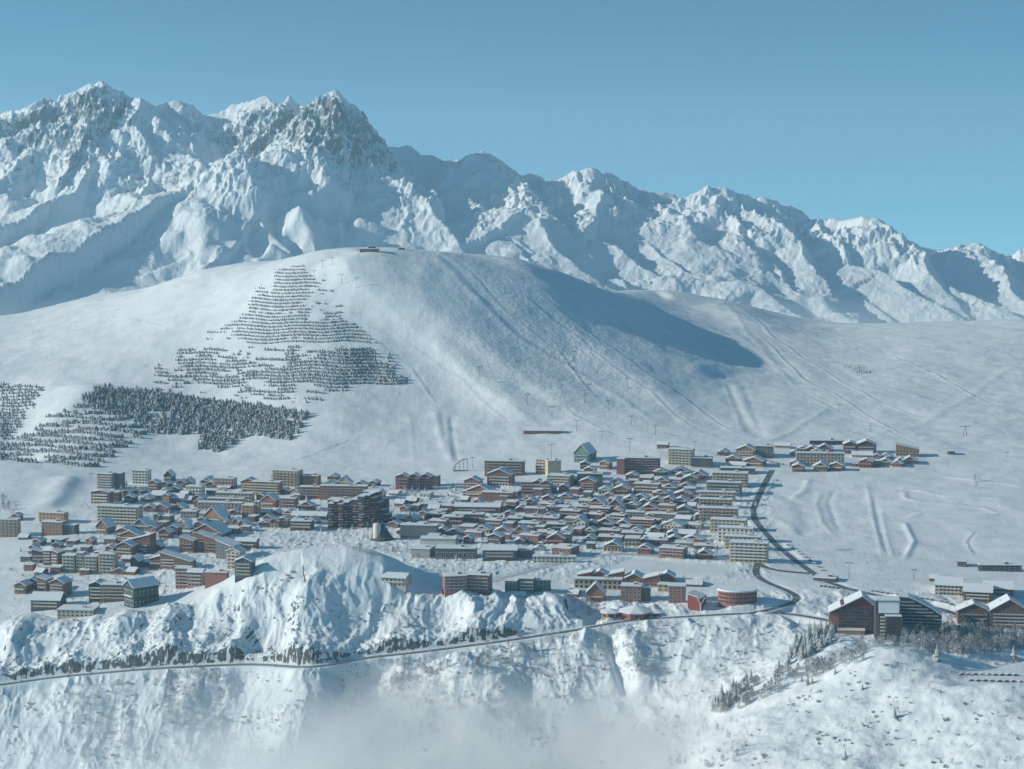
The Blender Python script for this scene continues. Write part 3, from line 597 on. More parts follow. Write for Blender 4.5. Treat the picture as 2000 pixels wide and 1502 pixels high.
    if not nowin:
        sp = 3.6 if wm < 30 else 4.2; n = max(1, int(wm / sp)); used = 0; me = WIN[fr]
        faces = [('front', n, wm)]
        for f in range(nfl):
            for i in range(n):
                if used >= 84: break
                x = -wm/2 + wm * (i + .5) / n; place('window', me, par, off, rz, (x, -.01, .5 + f * fz + .55), (min(2.5, wm / n * .68), 1, fz * .60)); used += 1
        if kind in 'GA' and rise > 3 and wm > 9:
            m_ = max(1, int(wm / 2 / sp)); 
            for i in range(m_):
                x = (-.25 + .5 * (i + .5) / m_) * wm; place('window', me, par, off, rz, (x, -.01, eave + .2), (1.6, 1, min(1.5, rise * .35)))
        if side and dd > 6 and not (nfl > 6):
            ns = max(1, int(dd / 4.5)); sgn = 1 if rot <= 0 else -1
            for f in range(nfl):
                for i in range(ns):
                    if used >= 98: break
                    y = dd * (i + .5) / ns; r2 = rz + sgn * math.pi / 2
                    c, q = math.cos(rz), math.sin(rz); xx, yy_ = sgn * (wm/2 + .01), y
                    o = place('window', me, par, (off[0] + xx*c - yy_*q, off[1] + xx*q + yy_*c, off[2]), r2, (0, 0, .5 + f * fz + .55), (1.5, 1, fz * .5)); used += 1
    if bal is None: bal = kind in 'GAS' and hm > 6 and wm > 10
    if bal:
        for f in range(1 if low else 1, max(nfl, 2)):
            if .5 + f * fz > eave + rise * .3 if kind in 'GA' else f >= nfl: break
            place('balcony', balcony(bc), par, off, rz, (0, -.13, .35 + f * fz), (wm * (.92 if kind in 'F' else .8), 1, 1))
    if chim is None: chim = kind in 'GAS' and wm > 8
    if chim:
        zc = hm + .1 - (ts * wm * .2 if kind in 'GA' else (ts * 1.0 if kind == 'S' else 0))
        c1 = place('chimney', CHIM, par, off, rz, ((-.2 if kind in 'GA' else .22) * wm, dd * .5, zc), (1, 1, 1)); 
        if off == (0, 0, 0): c1.parent = rf
    elif kind == 'F' and wm > 16:
        b = MB(); b.box(wm * .12, wm * .12 + 3.5, dd * .4, dd * .4 + 3, hm + 1.0, hm + 2.8, 0); b.box(wm*.12 - .15, wm*.12 + 3.65, dd*.4 - .15, dd*.4 + 3.15, hm + 2.8, hm + 3.3, 1)
        b.tf(rz, off).build('lift_house', [MW[col], M_SNOW], par)
    return par
B = building
# ---- landmarks: label is written by hand, lm is the short phrase the small houses refer to
B('F', -22, 38, 1013, 1050, 'cream', rot=-8, wc=1, bal=True, bc='brick', label='cream and brick red block of flats cut by the left picture edge', lm='cream block at the left edge')
B('G', 21, 42, 1003, 1018, 'red_brown', label='small red gabled house standing right behind the leftmost cream block of flats')
B('F', 74, 132, 1000, 1022, 'orange', rot=-16, low='cream', label='upper orange and cream block with trees around it, left of the snowy bank', lm='orange block on the left')
B('F', 80, 128, 1018, 1046, 'brick', rot=-14, label='pinkish red flat block directly below the orange block on the left', id='pinkblk')
B('F', 122, 152, 1024, 1044, 'dark', rot=-14, join='pinkblk')
B('G', 177, 219, 957, 985, 'dark_red', pitch=10, low='cream', bal=True, bc='white', label='dark red lodge with white balconies and yellow base on the snowy bank', lm='dark red lodge')
B('F', 219, 236, 960, 980, 'dark', rot=-14, label='dark flat wing joined to the right of the dark red lodge')
B('F', 189, 224, 924, 956, 'grey', bal=True, bc='beige', label='tall grey green block with pale balconies at the top left of the village', lm='grey balconied block')
B('F', 222, 242, 923, 954, 'slate', label='dark slate block just behind the grey balconied block')
B('F', 257, 294, 918, 946, 'white', bal=True, bc='white', label='bright white stepped block with many balconies below the forest terraces', lm='white stepped block')
B('G', 289, 313, 938, 959, 'red_brown', label='small red gabled house at the foot of the white stepped block')
B('A', 320, 341, 919, 940, 'dark', label='dark steep roofed house right of the white stepped block', nowin=False)
B('A', 360, 379, 933, 950, 'cream', label='narrow steep roofed house with a cream gable', lm='steep cream gable')
B('F', 362, 399, 949, 970, 'white', bal=True, bc='white', label='pale three storey flats below the steep cream gable')
B('F', 415, 462, 933, 954, 'cream', low='brick', bal=True, bc='red_brown', label='long cream and red flats with balconies on the upper edge of the village', lm='cream and red flats')
B('G', 470, 505, 934, 961, 'red_brown', label='tall red brown gabled house left of the timber topped block')
B('F', 491, 551, 940, 968, 'timber', low='cream', bal=True, bc='cream', label='block with a brown timber top and cream balconies below', lm='timber topped block')
B('F', 531, 591, 917, 951, 'cream', rot=-20, d=16, bal=True, bc='brown', label='cream framed tower hotel with seven columns of dark bays', lm='cream framed tower hotel')
B('F', 590, 626, 928, 951, 'brick', label='low brick red house touching the right of the cream framed tower hotel')
B('A', 659, 688, 930, 949, 'cream', label='cream chalet with a steep white roof behind the long red block', lm='steep white roofed chalet')
B('F', 584, 628, 950, 974, 'brick', rot=-6, bal=True, bc='pink', id='longred', label='long brick red apartment block of two stepped halves behind the pyramid hotel', lm='long red block')
B('F', 624, 719, 948, 976, 'brick', rot=-6, bal=True, bc='brick', join='longred')
for i, (a, b_) in enumerate([(772, 802), (796, 824), (819, 845)]):
    B('G', a, b_, 925, 956, 'dark_red', rot=-10, bal=True, bc='maroon', join='wavy' if i else None, id='wavy', name='hotel', label='maroon hotel with a zigzag row of gables beside the groomed piste', lm='maroon zigzag hotel')
B('F', 843, 860, 928, 950, 'dark', join='wavy')
# terrace block
B('F', 420, 496, 962, 982, 'cream', rot=-9, bal=True, bc='cream', id='terr', label='terraced cream apartment block stepping down in three long balconied tiers', lm='three tiered terrace block')
B('F', 404, 478, 973, 990, 'cream', rot=-9, d=8, bal=True, bc='cream', join='terr')
B('F', 384, 476, 981, 996, 'beige', rot=-9, d=8, bal=True, bc='brown', join='terr')
B('G', 510, 546, 966, 992, 'red_brown', rot=-18, d=16, pitch=34, label='tall brown gable with a snowy roof right of the three tiered terrace block')
B('F', 545, 582, 972, 993, 'brick', bal=True, bc='brown', low='pink', label='reddish flats with two rows of balconies below the timber topped block')
B('A', 396, 447, 990, 1021, 'timber', rot=-22, d=22, pitch=40, bal=True, bc='cream', label='big orange timber gable with a wide snowy roof in the left village', lm='big orange timber gable')
B('A', 430, 446, 1011, 1026, 'cream', rot=-22, label='small cream gable house tucked under the big orange timber gable')
B('F', 472, 500, 986, 1011, 'orange', id='ptower', label='salmon pink house with a taller tower at its right end', lm='salmon tower house')
B('F', 496, 509, 979, 1011, 'pink', d=6, join='ptower')
B('F', 188, 278, 987, 1026, 'grey', rot=-13, d=14, bal=True, bc='cream', label='long grey slab block with six storeys of cream balconies', lm='long grey slab block')
B('A', 187, 223, 1014, 1043, 'brown', rot=-25, d=16, label='brown chalet with a steep snowy roof before the long grey slab block', lm='brown steep roofed chalet')
B('A', 257, 300, 1013, 1036, 'slate', rot=-20, d=16, label='grey gabled chalet below the right end of the long grey slab block')
B('G', 369, 448, 1023, 1052, 'brown', rot=-18, d=24, pitch=30, label='broad brown lodge under one huge snow roof left of the knoll', lm='broad brown lodge')
for i, q in enumerate([(226, 262, 1030, 1062), (234, 280, 1036, 1076), (240, 303, 1042, 1084), (226, 268, 1058, 1093)]):
    B('G' if i != 2 else 'N', *q, 'brown', rot=-16, d=15, bal=True, bc='beige', join='cas' if i else None, id='cas', name='hotel', label='stepped brown hotel with four snowy roofs and rows of balconies', lm='stepped brown hotel')
for i, q in enumerate([(350, 384, 1048, 1078), (384, 412, 1040, 1076), (398, 436, 1046, 1080)]):
    B('M', *q, 'red_brown', rot=-12, d=14, bal=True, bc='brown', join='rbm' if i else None, id='rbm', label='red brown building with three stepped single pitch snow roofs', lm='three stepped red roofs')
B('M', 420, 470, 1055, 1092, 'slate', rot=-30, d=18, id='drk', label='long snow roofed building with a dark blank end wall left of the twin towers', lm='dark blank end wall building')
B('S', 458, 505, 1052, 1072, 'red_brown', rot=-12, join='drk')
B('G', 442, 478, 1070, 1112, 'beige', rot=-20, d=14, bal=True, bc='beige', label='upper beige tower chalet above the knoll side, rear of the pair', lm='rear beige tower chalet')
B('G', 458, 497, 1088, 1130, 'dark', rot=-10, d=12, bal=True, bc='timber', label='front dark tower chalet with timber balconies beside the snowy knoll', lm='front dark tower chalet')
for i, q in enumerate([(62, 90, 1072, 1100), (84, 106, 1070, 1104), (100, 124, 1074, 1110)]):
    B('MSM'[i], *q, 'maroon', rot=-4 - 10 * i, d=13, bal=True, bc='beige', join='cur' if i else None, id='cur', label='curved maroon block with pale balcony bands, left end of the lower village', lm='curved maroon block')
for i, q in enumerate([(121, 150, 1083, 1118), (149, 166, 1078, 1118), (165, 193, 1085, 1120), (192, 228, 1080, 1122)]):
    B('F', *q, 'cream', rot=-10, d=12, bal=True, bc='grey', join='ccr' if i else None, id='ccr', label='cream apartment row of four stepped segments with snowy balconies', lm='cream stepped row')
B('A', 254, 277, 1085, 1112, 'slate', rot=-20, label='narrow slate house between the cream stepped row and the wide terrace')
for i, q in enumerate([(290, 330, 1082, 1110), (312, 350, 1078, 1112), (338, 380, 1086, 1114)]):
    B('M' if i else 'N', *q, 'brown', rot=-12, d=15, bal=True, bc='cream', join='wst' if i else None, id='wst', label='wide brown and cream terraced building with sloping snow roofs', lm='wide sloping terrace')
B('F', 342, 375, 1108, 1150, 'pink', rot=-10, id='pk2', bal=True, bc='pink', label='pale pink block at the cliff edge left of the knoll', lm='pink cliff edge block')
B('S', 366, 400, 1112, 1146, 'pink', rot=-10, join='pk2')
B('F', 399, 446, 1117, 1141, 'brick', rot=-6, d=8, label='long low pink wall like building right of the pink cliff edge block', nowin=True)
for i, q in enumerate([(72, 100, 1126, 1156), (96, 136, 1130, 1168)]):
    B('MG'[i], *q, 'brown', rot=-16, d=16, bal=True, bc='pink', join='arc' if i else None, id='arc', label='arched brown lodge with a curved snowy roof at the lower left', lm='arched brown lodge')
B('S', 59, 123, 1160, 1192, 'dark', rot=-6, d=20, pitch=28, label='dark house under a thick snow roof at the lower left cliff edge', lm='dark cliff edge house')
B('F', 110, 188, 1187, 1206, 'beige', rot=-6, d=22, label='low beige flat roofed building on the cliff edge, lowest on the left', lm='low beige building')
B('G', 173, 206, 1135, 1176, 'dark_green', rot=-8, d=14, id='gch', nowin=True, name='hotel', label='large lodge with green end walls, red balconies and sweeping snow roofs', lm='green ended lodge')
B('F', 196, 246, 1140, 1176, 'brown', rot=-4, d=12, bal=True, bc='pink', join='gch')
B('G', 240, 306, 1132, 1184, 'dark_green', rot=-48, d=28, pitch=34, join='gch', floors=2)
# centre
B('F', 946, 1026, 899, 929, 'brown', rot=-8, d=14, bal=True, bc='timber', label='long brown hotel block in columns, nearest to the chairlift arch', lm='long brown hotel block')
B('F', 1046, 1072, 896, 926, 'cream', rot=-24, d=10, bal=True, bc='yellow', id='ctow', label='cream tower block with balconies left and a blank yellow wall right', lm='cream tower with blank wall')
B('F', 1070, 1096, 899, 928, 'yellow', rot=18, d=12, floors=0, join='ctow', incl=False)
B('G', 951, 1006, 916, 950, 'brown', rot=-14, d=18, low='white', fr='w', label='big brown chalet with rows of white windows below the long brown hotel block', lm='big chalet with white windows')
B('G', 906, 943, 932, 956, 'red_brown', rot=-14, d=14, id='r3', label='red brown hotel group of two low gables and a flat wing', lm='red brown gabled group')
B('G', 903, 975, 948, 972, 'red_brown', rot=-14, d=18, join='r3'); B('F', 940, 1006, 960, 980, 'red_brown', rot=-12, d=14, join='r3')
B('F', 1017, 1045, 940, 966, 'red_brown', rot=-8, d=12, id='r4', bal=True, bc='pink', label='red hotel with two cream edged gables on its roof', lm='red twin gable hotel')
B('G', 1040, 1062, 937, 966, 'red_brown', rot=-8, d=12, low='cream', join='r4'); B('G', 1056, 1080, 938, 966, 'red_brown', rot=-8, d=12, low='cream', join='r4')
B('F', 1069, 1122, 927, 951, 'grey', rot=-18, d=18, bal=True, bc='beige', label='grey beige block directly in front of the cream tower with blank wall')
B('A', 1121, 1166, 868, 903, 'green', rot=-26, d=24, bal=True, bc='green', pitch=42, label='green gabled hotel with a steep snow roof above the village', lm='green gabled hotel')
B('F', 1127, 1178, 924, 949, 'slate', rot=-4, d=12, label='dark flat block with a white end wall below the green gabled hotel')
B('G', 1132, 1169, 933, 961, 'red_brown', rot=-14, d=15, bal=True, bc='timber', low='pink', label='square red chalet hotel with a shallow gable in the middle of the village', lm='square red chalet hotel')
B('S', 886, 980, 985, 1002, 'brown', rot=-5, d=20, pitch=14, label='long low shopping building with a speckled snow roof', lm='long low shopping building')
B('F', 781, 857, 1024, 1051, 'slate', rot=-8, d=13, fr='w', label='dark slate block dotted with white windows right of the church', lm='dark block with white windows')
B('F', 803, 850, 1068, 1090, 'concrete', rot=-14, d=22, nowin=True, id='hall', label='large pale hall with a broad snowy roof along the field', lm='large pale hall')
B('F', 820, 892, 1050, 1066, 'white', rot=-4, d=16, nowin=True, join='hall')
B('F', 850, 932, 1068, 1092, 'slate', rot=-3, d=20, floors=1, label='dark grey sports hall with one white corner', lm='dark grey sports hall')
B('S', 942, 1012, 1068, 1094, 'dark_green', rot=-3, d=20, pitch=16, label='greenish hall under a bowed snow roof', lm='greenish bowed hall')
B('F', 1007, 1044, 1072, 1090, 'brick', rot=-12, d=16, label='low brick building right of the greenish bowed hall')
B('F', 1077, 1133, 1066, 1087, 'brick', rot=-24, d=24, label='brick building with a wide flat roof above the lower street', lm='wide flat brick building')
B('F', 1040, 1126, 1086, 1100, 'white', rot=-3, d=8, label='low white colonnaded building beside the lower street', lm='low white colonnade')
B('F', 863, 913, 1122, 1158, 'brick', rot=10, d=16, bal=True, bc='brown', id='sq', label='red balconied block of angled wings standing on the cliff spur', lm='red block on the cliff spur')
B('F', 905, 962, 1120, 1158, 'maroon', rot=-12, d=14, bal=True, bc='brown', join='sq')
for i, q in enumerate([(986, 1016, 1132, 1155), (1014, 1046, 1128, 1158), (1045, 1076, 1131, 1154)]):
    B('F', *q, 'slate', rot=-16 + 8 * i, d=12, fr='w', join='sl3' if i else None, id='sl3', bal=i == 1, bc='white', label='slate block of three bays split by white piers', lm='slate three bay block')
B('S', 743, 803, 1122, 1146, 'beige', rot=-14, d=20, pitch=14, label='beige bunker like house half buried in blue shade right of the knoll', lm='half buried beige house')
# school and southern group
B('F', 1121, 1217, 1130, 1151, 'cream', rot=-6, d=10, id='sch', name='school', fr='d', label='long cream school block with two rows of windows and sawtooth roofs behind', lm='cream school block')
for i, q in enumerate([(1127, 1160, 1116, 1134), (1158, 1188, 1114, 1134), (1186, 1222, 1115, 1136), (1220, 1262, 1120, 1140), (1256, 1290, 1122, 1146), (1288, 1320, 1118, 1140)]):
    B('G' if i % 2 else 'N', *q, 'red_brown', rot=-8, d=20, pitch=26, join='sch', chim=False, bal=False)
B('A', 1145, 1184, 1138, 1176, 'brick', rot=-8, d=12, nowin=True, label='small brick tower with a steep snow roof before the cream school block', lm='small brick tower')
B('F', 1212, 1256, 1142, 1177, 'brick', rot=-8, d=14, bc='white', id='bk1', label='left brick cube with white drain pipes', lm='left brick cube'); B('F', 1254, 1272, 1146, 1174, 'dark', rot=-8, d=10, join='bk1')
B('F', 1306, 1342, 1142, 1178, 'brick', rot=-8, d=14, label='right brick cube with white drain pipes', lm='right brick cube')
B('F', 1284, 1311, 1140, 1156, 'yellow', label='yellow low house between the two brick cubes')
B('M', 1343, 1382, 1160, 1192, 'dark_red', rot=-24, d=40, nowin=True, id='yhall', label='dark red hall with a sloping roof and a white Y shaped column', lm='hall with the Y column')
# right column of slab blocks
B('F', 1391, 1464, 922, 953, 'beige', rot=-10, d=16, bal=True, bc='cream', label='uppermost cream slab block with dark base left of the main street', lm='uppermost slab block')
B('F', 1380, 1451, 941, 968, 'slate', rot=-12, d=12, bal=True, bc='grey', label='slate slab block, second from the top beside the main street', lm='slate slab block')
B('F', 1367, 1438, 960, 979, 'beige', rot=-10, d=10, bal=True, bc='cream', label='beige slab block, third from the top beside the main street', lm='third slab block')
B('F', 1365, 1432, 974, 994, 'beige', rot=-10, d=10, bal=True, bc='brown', label='brown banded slab block, fourth from the top beside the main street')
B('F', 1365, 1444, 991, 1018, 'beige', rot=-10, d=12, bal=True, bc='timber', label='beige slab block with brown bands, fifth from the top', lm='fifth slab block')
B('F', 1387, 1462, 1013, 1040, 'beige', rot=-14, d=14, bal=True, bc='cream', label='cream slab block, sixth from the top above the white gridded one')
B('F', 1402, 1476, 1029, 1060, 'white', rot=-14, d=14, bal=False, fr='w', label='white gridded slab block, third from the bottom', lm='white gridded slab block')
B('F', 1415, 1490, 1046, 1074, 'cream', rot=-12, d=12, bal=True, bc='cream', label='cream slab block immediately behind the lowest and largest one')
B('F', 1425, 1504, 1058, 1099, 'cream', rot=-12, d=14, bal=True, bc='white', label='lowest and largest cream slab block with striped balconies', lm='largest cream slab block')
B('F', 1209, 1291, 893, 926, 'maroon', rot=-6, d=13, bal=True, bc='maroon', id='lbr', label='long dark brown balconied hotel with a red end wall', lm='long dark brown hotel')
B('F', 1204, 1221, 895, 926, 'brick', rot=-6, d=10, floors=0, join='lbr', dy=-2)
B('F', 1305, 1358, 876, 909, 'cream', rot=-16, d=14, bal=True, bc='yellow', label='yellow cream tower block with stacked balconies under the ski slope', lm='yellow cream tower')
B('F', 1350, 1394, 893, 913, 'dark', rot=-10, d=14, label='low dark block joined to the right foot of the yellow cream tower')
B('S', 1283, 1308, 864, 876, 'brown', name='hut', label='isolated brown hut on the slope above the long dark brown hotel', lm='isolated brown hut')
B('G', 1438, 1482, 870, 893, 'timber', rot=-16, d=18, low='cream', label='orange timber gable hotel at the top of the main street', lm='orange timber gable hotel')
B('F', 1475, 1514, 869, 894, 'slate', rot=-10, d=18, label='dark domed roof building behind the top of the main street', lm='dark roofed street end building')
# right cluster
B('F', 1555, 1650, 884, 909, 'beige', rot=-5, d=10, bal=False, label='long grey cream block in the middle of the eastern hamlet', lm='long grey cream block')
B('F', 1582, 1649, 860, 869, 'dark', rot=-4, d=8, floors=0, label='long dark low roof at the back of the eastern hamlet', lm='long dark low roof')
B('G', 1648, 1675, 862, 886, 'maroon', rot=-6, d=16, id='mar2', name='hotel', label='maroon twin gabled hotel at the back of the eastern hamlet', lm='maroon twin gabled hotel')
B('G', 1672, 1714, 860, 886, 'maroon', rot=-6, d=18, join='mar2')
B('M', 1750, 1798, 868, 891, 'timber', rot=-8, d=16, label='tall timber chalet with a cream middle, rightmost house of the eastern hamlet', lm='timber chalet with cream middle')
B('S', 1022, 1098, 836, 847, 'red_brown', rot=-3, d=10, pitch=30, name='lift_garage', label='long low snow covered shed alone on the lower piste', lm='lonely long shed')
# visitors' complex at the lower right
B('S', 1826, 1894, 1133, 1164, 'white', rot=-14, d=34, pitch=16, id='palais', name='lift_station', label='large white cable car station with a red band and stepped snow roofs', lm='white cable car station')
B('S', 1882, 1952, 1146, 1176, 'brown', rot=-14, d=30, pitch=16, join='palais')
B('S', 1920, 1990, 1140, 1164, 'brown', rot=-14, d=26, pitch=18, join='palais')
B('S', 1815, 1838, 1124, 1136, 'brown', label='little brown house behind the white cable car station')
B('F', 1912, 1996, 1103, 1116, 'dark', rot=-2, d=8, name='lift_station', label='low dark chairlift station on the open snow at the right edge', lm='low dark chairlift station')
B('F', 1870, 1892, 1095, 1107, 'dark', label='small dark hut left of the low dark chairlift station')
# ---- small houses: kind x0 x1 top base colour ; labels come from where they stand
SMALL = """
G 345 366 934 953 red_brown;G 395 418 932 944 dark;S 425 456 945 956 slate;G 640 662 925 937 red_brown;G 638 658 936 950 white;A 738 752 953 976 timber;G 583 614 977 997 beige
A 455 470 1009 1026 brown;A 466 484 1012 1028 brown;G 528 548 1008 1032 red_brown;G 545 566 1006 1030 timber;F 567 611 1012 1036 dark;S 570 640 998 1016 slate;S 296 324 957 976 beige
G 318 334 960 984 timber;S 328 362 962 984 beige;G 300 332 981 1001 brick;G 336 366 981 998 beige;F 353 386 994 1012 grey;G 374 400 964 981 red_brown;G 243 266 964 982 dark;G 310 336 1028 1052 red_brown
G 330 352 1022 1046 brown;G 346 370 1012 1030 timber;A 352 374 1018 1036 yellow;F 100 130 1050 1060 dark;G 28 58 1132 1160 brown;G 52 78 1124 1150 dark;A 392 420 930 944 dark;F 403 440 955 966 beige
F 640 690 972 986 beige;G 552 580 994 1010 beige;S 505 530 992 1008 beige;G 612 640 992 1006 white;F 130 152 1052 1064 brown;S 36 56 1042 1054 brown;G 690 718 938 951 beige;G 722 742 936 950 dark
S 760 782 958 968 white;F 815 882 981 992 brown;G 876 896 975 987 red_brown;S 905 940 958 972 brown;F 987 1014 975 995 brown;G 1009 1026 986 1001 brown;F 1052 1086 980 994 red_brown;G 1070 1088 984 998 pink
F 1086 1114 986 1000 dark;F 884 946 999 1019 brown;F 864 906 1004 1026 brown;F 838 876 1012 1032 brown;F 949 986 1011 1029 brown;F 991 1024 1007 1024 slate;F 1014 1060 1005 1021 beige;F 1013 1058 1017 1034 timber
F 1060 1094 1007 1024 brown;F 1025 1066 989 1002 beige;F 1094 1138 993 1011 red_brown;F 1116 1152 985 1001 brown;F 1151 1195 988 1004 beige;F 1146 1182 1000 1015 dark_red;F 1067 1106 1019 1037 slate;F 1104 1132 1007 1027 brown
G 1121 1151 1009 1034 white;G 1166 1203 1009 1028 brown;F 898 932 1023 1039 brick;G 929 964 1024 1042 red_brown;G 964 1000 1026 1044 orange;A 1003 1034 1023 1046 timber;G 1030 1046 1025 1036 slate;F 1049 1082 1034 1052 beige
F 1070 1118 1036 1062 brick;G 1069 1108 1037 1064 dark_red;G 1097 1122 1028 1047 brown;G 1141 1170 1028 1046 dark_green;G 872 906 1031 1046 brown;F 907 946 1035 1050 brick;G 953 986 1038 1062 dark;F 1014 1058 1040 1062 brick
G 1140 1168 1044 1058 brown;F 1170 1215 1031 1048 red_brown;F 1169 1208 1044 1057 brown;G 1180 1219 1054 1078 red_brown;F 1121 1139 1057 1064 white;G 788 822 1004 1024 red_brown;F 832 870 1000 1014 brown;G 1054 1064 1056 1064 timber
G 1134 1153 898 916 dark;G 1172 1196 897 917 timber;G 1142 1166 909 928 brown;G 1170 1198 948 966 white;G 1200 1234 945 966 timber;F 1239 1292 939 965 beige;F 1250 1278 929 943 red_brown;G 1223 1250 921 938 brown
G 1282 1312 929 946 red_brown;F 1306 1336 932 947 red_brown;G 1278 1304 914 930 green;G 1314 1348 911 926 brown;G 1350 1384 917 936 timber;G 1336 1364 925 944 orange;G 1194 1216 934 945 brick;G 1199 1224 939 952 white
G 1276 1306 955 970 brown;G 1294 1328 943 957 dark;G 1326 1358 940 957 timber;G 1318 1354 955 976 brown;A 1150 1186 969 990 brown;A 1186 1222 970 998 brown;G 1268 1304 968 985 timber;G 1218 1246 966 982 dark
G 1238 1270 963 977 slate;G 1224 1252 978 997 timber;G 1250 1288 982 999 dark_red;F 1287 1322 982 1003 red_brown;G 1196 1222 990 1004 brown;F 1222 1260 996 1012 beige;F 1270 1324 999 1017 brown;G 1324 1352 984 1006 brown
G 1316 1348 969 986 dark;F 1192 1226 1002 1018 red_brown;G 1202 1236 1013 1029 dark;F 1232 1282 1009 1032 red_brown;G 1291 1340 1013 1040 white;S 1320 1354 1006 1020 slate;F 1214 1258 1035 1056 brown;S 1258 1300 1040 1056 beige
F 1260 1306 1050 1066 red_brown;F 1221 1252 1046 1067 yellow;S 1326 1362 1034 1049 brown;G 1335 1378 1043 1060 timber;F 1319 1356 1056 1069 beige;F 1357 1396 1062 1074 brown;G 1246 1278 1060 1083 dark_red;F 1288 1344 1064 1090 brick
G 1359 1394 1070 1093 brown;F 1340 1376 1020 1034 beige;G 1402 1426 876 890 dark;G 1418 1450 887 905 brown;G 1455 1498 889 912 brown;S 1424 1462 902 912 white;F 1408 1476 910 926 dark;S 1514 1546 864 876 red_brown
G 1544 1562 878 890 dark_red;G 1558 1584 869 884 red_brown;G 1596 1628 865 882 red_brown;G 1574 1600 868 886 brown;G 1586 1610 874 888 red_brown;G 1544 1566 897 912 dark;G 1548 1574 903 922 brown;G 1590 1620 900 921 brown
G 1621 1652 900 919 brown;S 1665 1706 881 894 white;G 1680 1708 892 914 red_brown;G 1706 1724 884 900 brown;F 1700 1722 896 911 brown;G 1720 1746 884 898 brown;G 1718 1746 893 910 red_brown;G 1743 1768 897 912 red_brown
G 1764 1794 889 906 brown;G 1750 1772 892 904 dark;F 1664 1678 902 912 brick;F 1852 1866 878 888 dark;S 1340 1376 1134 1146 red_brown;S 1110 1134 1150 1166 slate;F 1590 1640 1128 1136 dark;S 1000 1028 1158 1166 white
G 1040 1064 1066 1076 white;F 1120 1150 1022 1034 brick;G 1145 1168 1015 1030 brown;F 1180 1200 1020 1030 slate;F 938 960 1010 1022 beige;G 660 690 990 1004 white;G 505 528 1014 1030 dark;G 386 404 1008 1022 timber
G 276 300 966 980 beige;G 262 284 952 964 dark;G 596 624 1008 1024 beige;G 1060 1084 965 978 brown;G 1092 1120 962 976 red_brown;F 1130 1160 974 985 beige;G 1020 1046 968 980 timber;F 820 846 960 972 white
"""
rs = random.Random(3)
for it in SMALL.replace('\n', ';').split(';'):
    it = it.split()
    if len(it) < 6: continue
    k, a, b_, t_, bs = it[0], *map(float, it[1:5]); col = it[5]
    if col in ('beige', 'grey') and rs.random() < .6: col = rs.choice(['brown', 'red_brown', 'brick'])
    low = rs.choice([None, None, None, None, None, 'cream', 'pink']) if col in ('brown', 'red_brown', 'timber', 'dark_red') else None
    B(k, a - 1, b_ + 1, t_ + .16 * (bs - t_), bs, col, rot=rs.choice([-8, -12, -16, -20]), d=rs.uniform(12, 17), low=low, bal=(rs.random() < .8), bc=rs.choice(['timber', 'brown', 'cream', 'beige', 'red_brown']), fr=rs.choice('wwd'), pitch=rs.choice([20, 24, 28]))
# chalets squeezed into the remaining gaps
VILL = [(195, 968), (330, 945), (480, 948), (760, 985), (900, 985), (1200, 925), (1390, 925), (1370, 1060), (1180, 1075), (860, 1062), (640, 1020), (470, 1045), (330, 1060), (215, 1012)]
VIL2 = [(20, 1110), (60, 1055), (150, 1052), (300, 1060), (330, 1110), (300, 1125), (30, 1128)]
def _inp(x, y, P):
    c = False; j = len(P) - 1
    for i in range(len(P)):
        if (P[i][1] > y) != (P[j][1] > y) and x < (P[j][0] - P[i][0]) * (y - P[i][1]) / (P[j][1] - P[i][1]) + P[i][0]: c = not c
        j = i
    return c
nadd = 0; tries = 0
while nadd < 140 and tries < 9000:
    tries += 1; x = rs.uniform(20, 1400); y = rs.uniform(930, 1128)
    if not (_inp(x, y, VILL) or _inp(x, y, VIL2)): continue
    if any(abs(x - b['cx']) < 18 and abs(y - b['base']) < 8.6 for b in BLD) or any(abs(x - cx_) < w__ and 0 < bs_ - y < hh_ or (abs(x - cx_) < w__ and 0 <= y - bs_ < 9) for cx_, w__, hh_, bs_ in ((697, 70, 60, 1033), (742, 30, 40, 1058), (233, 55, 38, 1026), (450, 60, 34, 996), (670, 60, 24, 976), (1077, 40, 20, 1100), (985, 45, 28, 929))): continue
    k = rs.choice('GGGFFS'); w_ = rs.uniform(19, 27); h_ = rs.uniform(11, 15)
    B(k, x - w_ / 2, x + w_ / 2, y - h_, y, rs.choice(['brown', 'brown', 'red_brown', 'red_brown', 'brick', 'dark', 'brown', 'timber']), rot=rs.choice([-8, -14, -20]), d=rs.uniform(11, 15), bal=False, pitch=24, chim=rs.random() < .5); nadd += 1
# ------------------------------------------------------------------ buildings with shapes of their own
def spot(px, py): return hit(px, py)
def own(name, px, py, label, cat, lm=None, y=None):
    x, y_, z = spot(px, py); e = empty(name, (x, y_, z)); BLD.append(dict(o=e, cx=px, base=py, label=label, lm=lm, ph=None, cat=cat, group=None, name=name)); return e, y_ / FPX
def winface(par, n, nf, x0, x1, y, z0, fz, rz=0, fr='w', sz=(1.5, 1.5), off=(0, 0, 0)):
    for f in range(nf):
        for i in range(n): place('window', WIN[fr], par, off, rz, (x0 + (x1 - x0) * (i + .5) / n, y, z0 + f * fz), (sz[0], 1, sz[1]))
